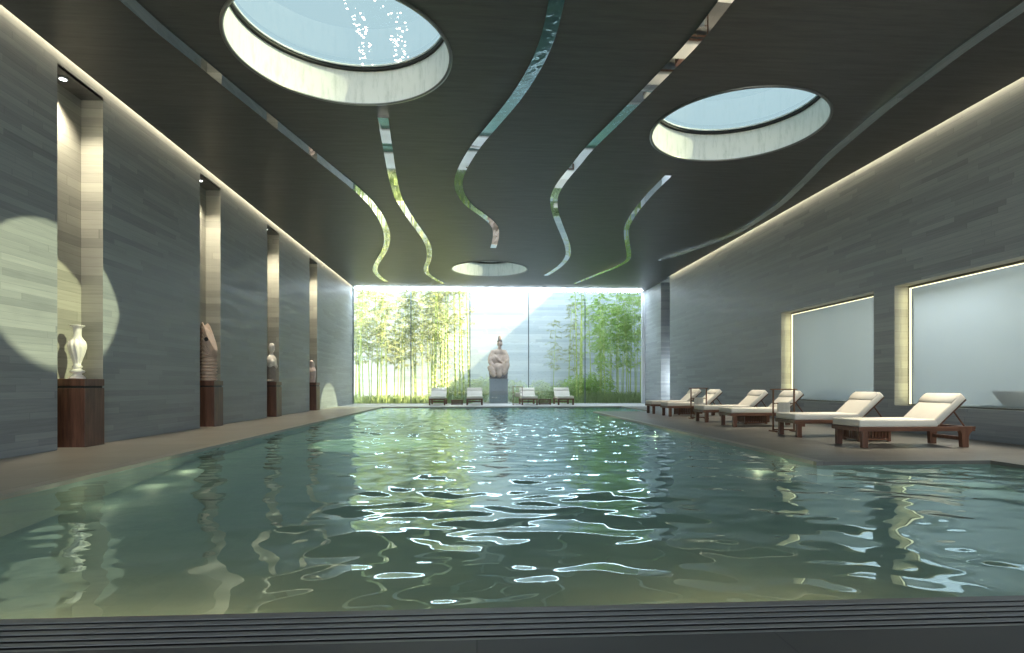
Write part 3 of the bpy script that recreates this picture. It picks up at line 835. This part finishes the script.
# ---------------------------------------------------------------- sun loungers
def make_lounger(label):
    t = thing('sun_lounger', label, 'sun lounger')
    W = 0.36
    bm = bmesh.new()
    for s in (-1, 1):
        box(bm, 0.0, 1.93, s * W - (0.05 if s > 0 else 0), s * W + (0 if s > 0 else 0.05), 0.26, 0.33, 0.006)
    box(bm, 0.0, 0.05, -W + 0.05, W - 0.05, 0.262, 0.328, 0.004); box(bm, 1.88, 1.93, -W + 0.05, W - 0.05, 0.262, 0.328, 0.004)
    for i in range(11):
        box(bm, 0.10 + i * 0.115, 0.17 + i * 0.115, -W + 0.045, W - 0.045, 0.30, 0.322)
    obj('frame', bm, M['teak_x'], t)
    for s in (-1, 1):
        y0, y1 = (-W, -W + 0.07) if s < 0 else (W - 0.07, W)
        bm = bmesh.new(); box(bm, 0.06, 0.15, y0, y1, 0, 0.262, 0.005); obj('leg', bm, M['teak_z'], t)
        bm = bmesh.new()
        prism_y(bm, [(1.715, 0), (1.815, 0), (1.815, 0.17), (1.835, 0.22), (1.90, 0.285), (1.93, 0.30), (1.93, 0.335), (1.66, 0.335), (1.66, 0.30), (1.70, 0.22)], y0 - 0.006 if s < 0 else y0, y1 if s < 0 else y1 + 0.006)
        obj('leg', bm, M['teak_z'], t)
    bm = bmesh.new(); box(bm, 1.74, 1.785, -W + 0.07, W - 0.07, 0.11, 0.165); obj('stretcher', bm, M['teak_z'], t)
    # seat mattress
    def cushion(L, Wd, T, r=0.03):
        b = bmesh.new(); box(b, 0, L, -Wd, Wd, 0, T, r)
        for f in b.faces: f.smooth = True
        return b
    bm = cushion(1.30, W - 0.005, 0.115, 0.022)
    o = obj('mattress', bm, M['fabric'], t, True, loc=(0.012, 0, 0.331))
    # backrest: board, struts, cushion, head pillow
    ang = math.radians(42.5)
    Lb = 0.64
    bm = bmesh.new()
    for s in (-1, 1):
        box(bm, 0, Lb, s * (W - 0.05) - 0.025, s * (W - 0.05) + 0.025, -0.03, 0.0, 0.003)
    for i in range(6):
        box(bm, 0.03 + i * 0.105, 0.095 + i * 0.105, -W + 0.075, W - 0.075, -0.022, -0.002)
    bo = obj('backrest', bm, M['teak_x'], t, loc=(1.315, 0, 0.345)); bo.rotation_euler = (0, -ang, 0)
    bm = cushion(Lb, W - 0.005, 0.115, 0.025)
    co2 = obj('back_cushion', bm, M['fabric'], t, True, loc=(1.315, 0, 0.345)); co2.rotation_euler = (0, -ang, 0)
    bm = bmesh.new()
    prof = [(0, 0)] + [(0.115 - 0.115 * math.cos(a) , 0.034 * math.sin(a)) for a in np.linspace(0.25, PI - 0.25, 9)] + [(0.23, 0)]
    prism_y(bm, prof, -W + 0.012, W - 0.012)
    po = obj('pillow', bm, M['fabric'], t, True, loc=(1.315, 0, 0.345)); po.rotation_euler = (0, -ang, 0)
    po.data.transform(Matrix.Translation((Lb - 0.235, 0, 0.113)))
    for s in (-1, 1):
        bm = bmesh.new()
        a = Vector((1.62, s * (W - 0.09), 0.60)); b_ = Vector((1.82, s * (W - 0.09), 0.335))
        tube(bm, [a, b_], 0.014, 6); obj('strut', bm, M['teak_z'], t)
    return t

lab = ['cream cushioned teak sun lounger nearest the camera, at the corner of the pool deck',
       'cream cushioned teak sun lounger second from the camera, beside the nearer towel stand',
       'cream cushioned teak sun lounger third from the camera, in front of a slatted table',
       'cream cushioned teak sun lounger fourth from the camera, behind the farther towel rail',
       'cream cushioned teak sun lounger fifth from the camera on the right deck',
       'cream cushioned teak sun lounger farthest along the right deck']
gp = 'sun loungers on the right deck'
ly = [9.23, 11.11, 13.88, 15.57, 18.5, 20.22]
L0o = make_lounger(lab[0]); L0o['group'] = gp; L0o.location = (6.03, ly[0], 0.004)
for k in range(1, 6):
    dup(L0o, (6.03, ly[k], 0.004), 0, lab[k], gp)
flab = ['cream lounger facing the camera by the glass wall, leftmost of the four', 'cream lounger facing the camera just left of the statue',
        'cream lounger facing the camera just right of the statue, by a towel stand', 'cream lounger facing the camera by the glass wall, rightmost of the four']
for k, x in enumerate((-1.91, -0.07, 2.66, 4.47)):
    dup(L0o, (x, 28.85, 0.004), PI / 2, flab[k], 'sun loungers by the glass wall', (1, 1.12, 1))

# slatted side tables
def make_table(label):
    t = thing('side_table', label, 'side table')
    bm = bmesh.new(); box(bm, -0.30, 0.30, -0.24, 0.24, 0.235, 0.265, 0.004); obj('table_top', bm, M['teak_x'], t)
    bm = bmesh.new(); box(bm, -0.29, 0.29, -0.23, 0.23, 0.02, 0.05); obj('base', bm, M['teak_x'], t)
    for s in (-1, 1):
        for q in (-1, 1):
            bm = bmesh.new(); box(bm, s * 0.27 - 0.025, s * 0.27 + 0.025, q * 0.21 - 0.025, q * 0.21 + 0.025, 0, 0.236); obj('leg', bm, M['teak_z'], t)
    for q in (-1, 1):
        bm = bmesh.new()
        for i in range(8):
            x = -0.21 + i * 0.06
            box(bm, x - 0.014, x + 0.014, q * 0.215 - 0.008, q * 0.215 + 0.008, 0.05, 0.236)
        obj('slats', bm, M['teak_z'], t)
    for q in (-1, 1):
        bm = bmesh.new()
        for i in range(6):
            x = -0.15 + i * 0.06
            box(bm, q * 0.275 - 0.008, q * 0.275 + 0.008, x - 0.014, x + 0.014, 0.05, 0.236)
        obj('slats', bm, M['teak_z'], t)
    return t
T0 = make_table('low slatted teak table between the two loungers nearest the camera'); T0['group'] = 'slatted side tables'
T0.location = (7.03, 10.15, 0.004)
dup(T0, (7.12, 14.72, 0.004), 0, 'low slatted teak table between the third and fourth loungers on the right deck', 'slatted side tables')
dup(T0, (7.05, 19.4, 0.004), 0, 'low slatted teak table between the two farthest loungers on the right deck', 'slatted side tables')
dup(T0, (-0.95, 29.6, 0.004), 0, 'low slatted table by the glass wall, left of the statue', 'slatted side tables', (0.95, 1, 0.95))
dup(T0, (3.49, 29.6, 0.004), 0, 'low slatted table by the glass wall, right of the statue', 'slatted side tables', (1, 1, 1.1))

# towel stands with a towel each
def make_stand(label):
    t = thing('towel_stand', label, 'towel stand')
    for s in (-1, 1):
        bm = bmesh.new(); box(bm, s * 0.23 - 0.014, s * 0.23 + 0.014, -0.014, 0.014, 0.03, 0.89); obj('post', bm, M['bronze'], t)
        bm = bmesh.new(); box(bm, s * 0.23 - 0.022, s * 0.23 + 0.022, -0.15, 0.15, 0, 0.03); obj('foot', bm, M['bronze'], t)
    bm = bmesh.new(); box(bm, -0.29, 0.29, -0.025, 0.025, 0.89, 0.915); obj('top_rail', bm, M['bronze'], t)
    bm = bmesh.new(); tube(bm, [(-0.23, 0, 0.605), (0.23, 0, 0.605)], 0.012, 8); obj('towel_rail', bm, M['bronze'], t)
    bm = bmesh.new(); box(bm, -0.21, 0.21, -0.012, 0.012, 0.03, 0.055); obj('base_rail', bm, M['bronze'], t)
    return t
S0 = make_stand('slim bronze towel stand nearer the camera, between the second and third loungers'); S0['group'] = 'towel stands'
S0.location = (6.56, 12.12, 0.004)
dup(S0, (6.56, 16.90, 0.004), 0, 'slim bronze towel stand farther along the right deck', 'towel stands')
dup(S0, (2.08, 29.2, 0.004), 0, 'slim bronze towel stand by the glass wall, right of the statue', 'towel stands')
def towel_mesh():
    bm = bmesh.new()
    w, n = 0.13, 14
    path = [(-0.022, 0.40), (-0.024, 0.50), (-0.021, 0.60), (-0.012, 0.622), (0.0, 0.626), (0.012, 0.622), (0.021, 0.60), (0.024, 0.52), (0.022, 0.44)]
    th = 0.008
    outer = []
    rows = []
    for (yy, z) in path:
        rows.append([bm.verts.new((-w + 2 * w * i / n, yy * (1 + 0.12 * math.sin(i * 1.3)), z)) for i in range(n + 1)])
    for a, b in zip(rows, rows[1:]):
        for i in range(n):
            bm.faces.new((a[i], a[i + 1], b[i + 1], b[i]))
    bmesh.ops.solidify(bm, geom=bm.faces[:], thickness=th)
    return bm
tw = obj('towel', towel_mesh(), M['towel'], None, True, (6.56, 12.12, 0.006)); tag(tw, 'white towel hung on the nearer towel stand', 'towel', 'white towels')
for p, l in (((6.56, 16.90, 0.006), 'white towel hung on the farther towel stand of the right deck'), ((2.08, 29.2, 0.006), 'white towel hung on the stand by the glass wall')):
    c2 = tw.copy(); COL.objects.link(c2); c2.location = p; c2['label'] = l

# ---------------------------------------------------------------- garden court beyond the glass
bm = bmesh.new(); box(bm, -12, 14, YG + 0.1, 39, -0.5, -0.005); struct(obj('ground_garden', bm, M['ground']))
bm = bmesh.new(); box(bm, -12, 14, 37.2, 37.6, -0.1, 7.6); struct(obj('wall_garden', bm, M['garden_wall']))
bm = bmesh.new(); box(bm, -10.6, -10.3, YG + 0.2, 37.2, -0.1, 2.4); box(bm, 11.6, 11.9, YG - 2.0, 37.2, -0.1, 13.0); struct(obj('wall_garden_side', bm, M['garden_wall']))  # unseen right wall, made this tall to keep sun off the statue

t = thing('statue_plinth', 'square grey granite plinth beyond the glass, carrying the seated statue', 'plinth', (1.25, 32.7, 0))
bm = bmesh.new(); box(bm, -0.5, 0.5, -0.5, 0.5, 0, 1.28, 0.01); obj('block', bm, M['granite'], t)
bm = bmesh.new(); box(bm, -0.53, 0.53, -0.53, 0.53, 1.28, 1.35, 0.01); obj('slab', bm, M['granite'], t)
t = thing('statue', 'weathered stone statue of a seated robed figure with tall crown on granite plinth', 'statue', (1.25, 32.7, 1.35))
rs = blob('rock_seat', [('b', (-0.5, 0.5, -0.4, 0.42, 0, 0.26), 0.05), ('e', (-0.24, -0.12, 0.32), (0.30, 0.30, 0.26), (0, 0, 0.3)), ('e', (0.26, -0.08, 0.30), (0.27, 0.30, 0.28), (0, 0, 0)),
                   ('e', (0.0, 0.14, 0.40), (0.42, 0.28, 0.28), (0, 0, 0)), ('e', (0.02, -0.26, 0.22), (0.3, 0.2, 0.2), (0, 0, 0))], M['rock'], t, 0.035, 3); rs['label'] = 'dark rock seat'
M['weathered'] = m_plain('weathered_stone', (0.43, 0.31, 0.245), 0.85, var=0.5, scale=4.5)
blob('body', [('e', (0.02, 0.02, 0.66), (0.44, 0.34, 0.26), (0, 0, 0)),                     # lap
              ('e', (0.02, 0.05, 1.05), (0.36, 0.23, 0.45), (0, 0, 0)),                     # chest
              ('e', (0.02, 0.06, 1.46), (0.40, 0.19, 0.22), (0, 0, 0)),                     # shoulders
              ('e', (-0.30, -0.02, 0.98), (0.20, 0.22, 0.36), (0, 0.1, 0)), ('e', (0.34, 0.0, 1.02), (0.19, 0.2, 0.36), (0, -0.1, 0)),   # sleeves
              ('t', [(-0.30, 0.03, 1.50), (-0.47, -0.05, 1.18), (-0.48, -0.18, 0.90), (-0.34, -0.32, 0.74)], [0.14, 0.12, 0.11, 0.09]),
              ('t', [(0.34, 0.03, 1.50), (0.48, -0.02, 1.26), (0.52, -0.18, 1.02), (0.44, -0.36, 0.96)], [0.14, 0.12, 0.10, 0.09]),
              ('t', [(-0.18, -0.02, 0.66), (-0.46, -0.30, 0.60), (-0.32, -0.42, 0.28), (-0.26, -0.48, 0.16)], [0.20, 0.18, 0.15, 0.10]),
              ('t', [(0.20, -0.02, 0.66), (0.46, -0.28, 0.80), (0.36, -0.38, 0.42), (0.30, -0.42, 0.30)], [0.20, 0.18, 0.15, 0.11]),
              ('t', [(-0.32, 0.0, 1.40), (0.0, -0.24, 1.05), (0.34, -0.14, 0.80)], [0.06, 0.06, 0.05]),
              ('e', (0.0, -0.26, 0.58), (0.34, 0.2, 0.26), (0, 0, 0)), ('t', [(0, -0.3, 0.6), (0.02, -0.42, 0.2)], [0.2, 0.16]),
              ('t', [(0.06, 0.04, 1.58), (0.08, 0.02, 1.84)], [0.12, 0.095])], M['weathered'], t, 0.03, 3)
hz = 0.25
hd = blob('head', [('e', (0.08, -0.01, 1.96), (0.135, 0.145, 0.19), (0, 0, 0)), ('e', (0.08, -0.145, 1.94), (0.024, 0.032, 0.05), (0, 0, 0)), ('e', (0.08, -0.125, 1.86), (0.055, 0.035, 0.022), (0, 0, 0)),
                   ('e', (-0.055, 0.0, 1.93), (0.022, 0.04, 0.09), (0, 0, 0)), ('e', (0.215, 0.0, 1.93), (0.022, 0.04, 0.09), (0, 0, 0)),
                   ('e', (0.03, -0.132, 2.0), (0.03, 0.02, 0.014), (0, 0, 0)), ('e', (0.13, -0.132, 2.0), (0.03, 0.02, 0.014), (0, 0, 0)),
                   ('t', [(0.08, 0.01, 1.72), (0.08, 0.0, 1.86)], [0.1, 0.09])], M['weathered'], t, 0.016, 2)
cr = blob('crown', [('e', (0.08, 0.03, 2.08), (0.15, 0.15, 0.13), (0, 0, 0)), ('t', [(0.08, 0.02, 2.12), (0.08, 0.03, 2.30)], [0.115, 0.10]), ('e', (0.08, 0.03, 2.35), (0.085, 0.085, 0.08), (0, 0, 0)),
               ('e', (0.08, -0.10, 2.17), (0.055, 0.045, 0.08), (0, 0, 0))], M['rock'], t, 0.02, 2); cr['label'] = 'dark stone hair and topknot'

# bamboo --------------------------------------------------------------------
def leaf(V, Fc, p, d, L, w):
    d = d.normalized()
    s = d.cross(Vector((random.uniform(-1, 1), random.uniform(-1, 1), random.uniform(-0.3, 1)))).normalized() * w
    i = len(V)
    V += [p, p + d * L * 0.4 + s, p + d * L - Vector((0, 0, L * 0.15)), p + d * L * 0.4 - s]
    Fc.append((i, i + 1, i + 2, i + 3))

def pymesh(name, V, Fc, mat):
    me = bpy.data.meshes.new(name); me.from_pydata([tuple(v) for v in V], [], Fc); me.materials.append(mat); return me

def bamboo_proto(H, r, lean, nsp, lo, mleaf, spread):
    bm = bmesh.new()
    pts, rads = [], []
    n = int(H / 0.28)
    def axis(z):
        f = z / H
        return Vector((lean[0] * f ** 1.8, lean[1] * f ** 1.8, z - 0.25 * (lean[0] ** 2 + lean[1] ** 2) * f ** 3))
    for i in range(n + 1):
        z = H * i / n; rr = r * (1 - 0.75 * (i / n) ** 1.5)
        for dz, k in ((-0.012, 1.0), (0.0, 1.22), (0.012, 1.0)):
            zq = min(max(z + dz, 0), H)
            pts.append(axis(zq)); rads.append(rr * k)
    # remove duplicate ends
    P, R = [pts[0]], [rads[0]]
    for p, q in zip(pts[1:], rads[1:]):
        if (p - P[-1]).length > 1e-4: P.append(p); R.append(q)
    tube(bm, P, R, 6)
    V, Fc = [], []
    for _ in range(nsp):
        f = lo + (1 - lo) * random.random() ** 0.8
        a = random.uniform(0, 2 * PI)
        p0 = axis(f * H)
        ln = random.uniform(0.35, 1.0) * spread * (1.15 - 0.5 * f)
        d = Vector((math.cos(a), math.sin(a), random.uniform(0.1, 0.8)))
        p1 = p0 + d * ln * 0.55
        p2 = p1 + (d + Vector((0, 0, -0.9))) * ln * 0.45
        tube(bm, [p0, p1, p2], [0.008, 0.005, 0.002], 3, False)
        for q in range(random.randint(9, 15)):
            tq = random.uniform(0.25, 1)
            p = p0.lerp(p1, tq * 2) if tq < 0.5 else p1.lerp(p2, tq * 2 - 1)
            dd = Vector((math.cos(a) + random.gauss(0, 0.8), math.sin(a) + random.gauss(0, 0.8), random.uniform(-0.9, 0.25)))
            leaf(V, Fc, p, dd, random.uniform(0.14, 0.26), random.uniform(0.014, 0.024))
    me = bpy.data.meshes.new('culm'); bm.to_mesh(me); bm.free(); me.materials.append(M['culm'])
    me.polygons.foreach_set('use_smooth', [True] * len(me.polygons))
    return me, pymesh('foliage', V, Fc, mleaf)

PL = [bamboo_proto(7.2, 0.034, (0.5, 0.1), 62, 0.36, M['leaf_y'], 0.9), bamboo_proto(6.4, 0.030, (-0.4, 0.2), 56, 0.40, M['leaf_y'], 0.95),
      bamboo_proto(7.6, 0.040, (0.2, -0.2), 60, 0.42, M['leaf_y'], 0.9), bamboo_proto(5.6, 0.027, (-0.25, 0.0), 50, 0.38, M['leaf_y'], 0.9),
      bamboo_proto(6.8, 0.032, (0.35, 0.15), 44, 0.45, M['leaf_y'], 0.8)]
PG = [bamboo_proto(6.5, 0.034, (0.35, 0.1), 74, 0.48, M['leaf_g'], 0.95), bamboo_proto(6.0, 0.030, (-0.25, 0.1), 66, 0.50, M['leaf_g'], 0.9),
      bamboo_proto(6.7, 0.036, (0.1, -0.2), 70, 0.50, M['leaf_g'], 0.9), bamboo_proto(5.2, 0.028, (0.15, 0.1), 55, 0.35, M['leaf_g'], 0.8)]
PB = [bamboo_proto(7.6, 0.058, (0.55, 0.0), 40, 0.55, M['leaf_y'], 0.8), bamboo_proto(7.4, 0.055, (-0.3, 0.1), 36, 0.55, M['leaf_y'], 0.8),
      bamboo_proto(7.8, 0.06, (0.15, 0.1), 38, 0.5, M['leaf_y'], 0.85)]
PT = [bamboo_proto(6.9, 0.05, (0.12, 0.0), 12, 0.7, M['leaf_g'], 0.45), bamboo_proto(6.6, 0.046, (-0.1, 0.0), 12, 0.7, M['leaf_g'], 0.45)]
def plant_bamboo(proto, x, y, s, label, group):
    t = thing('bamboo', label, 'bamboo', (x, y, 0), random.uniform(0, 2 * PI), group)
    t.scale = (s, s, s * random.uniform(0.93, 1.05))
    link(bpy.data.objects.new('culm', proto[0]), t); link(bpy.data.objects.new('foliage', proto[1]), t)
def scatter(n, x0, x1, y0, y1, protos, label, group, s0=0.85, s1=1.1, skip=None):
    for i in range(n):
        x = x0 + (x1 - x0) * (i + random.uniform(0.1, 0.9)) / n
        plant_bamboo(protos[random.randrange(len(protos))], x, random.uniform(y0, y1), random.uniform(s0, s1), label, group)
scatter(20, -7.2, -3.65, 32.0, 35.6, PL, 'slender yellow-green bamboo beyond the leftmost glass pane', 'bamboos beyond the leftmost pane')
scatter(12, -3.55, -1.7, 32.2, 35.8, PL, 'slender yellow-green bamboo beyond the second glass pane from the left', 'slender bamboos beyond the second pane')
scatter(9, -2.6, -0.35, 32.0, 33.4, PB, 'thick bright green bamboo culm behind the loungers left of the statue', 'thick bamboos left of the statue', 0.95, 1.08)
scatter(18, 6.75, 9.6, 32.0, 34.6, PG, 'green bamboo in the dense stand beyond the rightmost glass pane', 'bamboos beyond the rightmost pane', 0.85, 1.02)
scatter(3, 5.55, 6.05, 32.1, 32.8, PT, 'tall bare green bamboo culm at the last mullion, right of the statue', 'bare culms at the last mullion', 0.98, 1.08)
scatter(3, 4.5, 6.6, 34.8, 36, PL, 'faint pale bamboo against the garden wall beyond the fourth pane', 'pale bamboos beyond the fourth pane', 0.75, 0.9)

# shrubs -----------------------------------------------------------------------
def shrub_proto(R, H, n, mleaf):
    V, Fc = [], []
    bm = bmesh.new()
    for k in range(14):
        a = random.uniform(0, 2 * PI); q = random.uniform(0.2, 0.75)
        tube(bm, [(0.04 * math.cos(a), 0.04 * math.sin(a), 0), (R * q * 0.5 * math.cos(a), R * q * 0.5 * math.sin(a), H * 0.5), (R * q * math.cos(a), R * q * math.sin(a), H * 0.85)], [0.012, 0.009, 0.004], 4)
    for i in range(n):
        a = random.uniform(0, 2 * PI); rr = R * math.sqrt(random.random()); z = random.uniform(0.05, 1) 
        zz_ = H * z * math.sqrt(max(0.02, 1 - 0.75 * (rr / R) ** 2))
        leaf(V, Fc, Vector((rr * math.cos(a), rr * math.sin(a), zz_)), Vector((math.cos(a) + random.gauss(0, .7), math.sin(a) + random.gauss(0, .7), random.uniform(-0.2, 0.9))), random.uniform(0.12, 0.24), random.uniform(0.02, 0.035))
    me = bpy.data.meshes.new('stem'); bm.to_mesh(me); bm.free(); me.materials.append(M['culm'])
    return me, pymesh('foliage', V, Fc, mleaf)
SP = [shrub_proto(0.75, 1.3, 900, M['leaf_s']), shrub_proto(0.65, 1.0, 750, M['leaf_s']), shrub_proto(0.8, 1.6, 1000, M['leaf_g'])]
def shrub(p, x, y, s, label, group=None):
    t = thing('shrub', label, 'shrub', (x, y, 0), random.uniform(0, 6), group); t.scale = (s, s, s)
    link(bpy.data.objects.new('stem', SP[p][0]), t); link(bpy.data.objects.new('foliage', SP[p][1]), t)
for i, x in enumerate((-1.9, -1.0, -0.1, 0.55)):
    shrub(0, x, 34.0 + 0.25 * (i % 2), 1.05 + 0.12 * (i % 2), 'leafy pale green shrub beyond the glass, left of the statue', 'shrubs left of the statue')
for i, x in enumerate((2.3, 3.0, 3.7, 4.4, 5.1)):
    shrub(1 if i % 2 else 0, x, 33.6 + 0.3 * (i % 2), 1.0, 'leafy pale green shrub beyond the glass, just right of the statue', 'shrubs right of the statue')
for i, x in enumerate((5.7, 6.4, 7.1)):
    shrub(2, x, 33.4 + 0.3 * (i % 2), 1.0 + 0.08 * i, 'tall green shrub beside the dense bamboo right of the last mullion', 'shrubs by the right-hand bamboo')
# grass at the feet of the bamboo
V, Fc = [], []
for i in range(9000):
    u = random.random()
    if u < 0.45: x = random.uniform(-7.4, -0.2)
    elif u < 0.6: x = random.uniform(2.0, 6.0)
    else: x = random.uniform(5.8, 10.0)
    y = random.uniform(31.4, 34.5)
    h = random.uniform(0.2, 0.7) * (1.15 if x > 5.8 else 0.85)
    d = Vector((random.gauss(0, 0.3), random.gauss(0, 0.3), 1)).normalized()
    i0 = len(V); p = Vector((x, y, 0)); s = Vector((random.uniform(-1, 1), random.uniform(-1, 1), 0)).normalized() * 0.014
    tip = p + d * h + Vector((random.gauss(0, 0.1), random.gauss(0, 0.1), -0.05))
    V += [p - s, p + s, p + d * h * 0.6 + s * 0.8, tip, p + d * h * 0.6 - s * 0.8]
    Fc.append((i0, i0 + 1, i0 + 2, i0 + 3, i0 + 4))
g = link(bpy.data.objects.new('grass', pymesh('grass', V, Fc, M['grass'])))
tag(g, 'tufts of green grass at the feet of the bamboo', 'grass', kind='stuff')

# ---------------------------------------------------------------- light
sun = bpy.data.lights.new('sun', 'SUN'); sun.energy = 30.0; sun.angle = math.radians(0.9); sun.color = (1.0, 0.85, 0.52)
so = bpy.data.objects.new('sun', sun); COL.objects.link(so)
so.rotation_euler = Vector((-1.0, 0.09, -0.92)).to_track_quat('-Z', 'Y').to_euler()

wd = bpy.data.worlds.new('sky'); scene.world = wd; wd.use_nodes = True
nt = wd.node_tree; bg = nt.nodes['Background']
bg.inputs[0].default_value = (0.74, 0.89, 1.0, 1); bg.inputs[1].default_value = 3.7

def area(name, loc, rot, sx, sy, e, col):
    a = bpy.data.lights.new(name, 'AREA'); a.shape = 'RECTANGLE'; a.size = sx; a.size_y = sy; a.energy = e; a.color = col
    o = bpy.data.objects.new(name, a); COL.objects.link(o); o.location = loc; o.rotation_euler = rot; return o
# underwater lights under the near edge and along the side walls of the pool
area('pool_light_left', (-2.2, PY0 + 0.05, -0.22), (math.radians(38), 0, 0), 2.0, 0.05, 60, (1.0, 0.64, 0.31))
area('pool_light_right', (1.75, PY0 + 0.05, -0.22), (math.radians(38), 0, 0), 1.2, 0.05, 46, (1.0, 0.64, 0.31))
for (x, y, e) in ((PX0 + 0.3, 6.6, 1.2), (PX0 + 0.3, 7.5, 1.2), (PX0 + 0.3, 8.4, 1.2), (DX0 - 0.4, 8.1, 1.6), (DX0 - 0.35, 13.1, 1.6), (DX0 - 0.3, 19.4, 2.0)):
    pl = bpy.data.lights.new('pool_lamp', 'POINT'); pl.energy = e; pl.color = (1, 0.88, 0.55); pl.shadow_soft_size = 0.03
    po = bpy.data.objects.new('pool_lamp', pl); COL.objects.link(po); po.location = (x, y, -0.085 if y > 8.9 else -0.12)
pl = bpy.data.lights.new('corridor_lamp', 'POINT'); pl.energy = 110; pl.color = (0.85, 0.95, 1.0); pl.shadow_soft_size = 0.25
po = bpy.data.objects.new('corridor_lamp', pl); COL.objects.link(po); po.location = (XR + 1.1, OY0 + 0.6, 1.3)

# narrow spots in the right-hand ceiling slot, aimed down at the loungers
for y in (8.6, 10.2, 12.5, 14.7, 17.2, 19.4):
    sp = bpy.data.lights.new('slot_spot', 'SPOT'); sp.energy = 1750; sp.color = (1.0, 0.90, 0.72); sp.spot_size = math.radians(37); sp.spot_blend = 0.8; sp.shadow_soft_size = 0.03
    o = bpy.data.objects.new('slot_spot', sp); COL.objects.link(o); o.location = (8.985, y, CZ + 0.06)
    o.rotation_euler = (Vector((7.0, y - 0.2, 0.4)) - Vector(o.location)).to_track_quat('-Z', 'Y').to_euler()

# sampling guides for daylight through the openings
def portal(loc, rot, sx, sy):
    o = area('portal', loc, rot, sx, sy, 1, (1, 1, 1)); o.data.cycles.is_portal = True
portal((1.3, YG + 0.12, 3.05), (-PI / 2, 0, 0), 15.3, 6.1)
portal((1.3, YB - 0.25, 3.0), (PI / 2, 0, 0), 15, 6.0)

# ---------------------------------------------------------------- render look
vs = scene.view_settings
scene.display_settings.display_device = 'sRGB'
vs.view_transform = 'Standard'; vs.look = 'None'; vs.exposure = 0.28; vs.gamma = 1.0; vs.use_curve_mapping = False
cy = scene.cycles
cy.use_denoising = True
cy.max_bounces = 10; cy.diffuse_bounces = 5; cy.glossy_bounces = 6; cy.transparent_max_bounces = 16; cy.transmission_bounces = 4
cy.sample_clamp_indirect = 6.0; cy.caustics_reflective = False; cy.caustics_refractive = False; cy.blur_glossy = 0.5
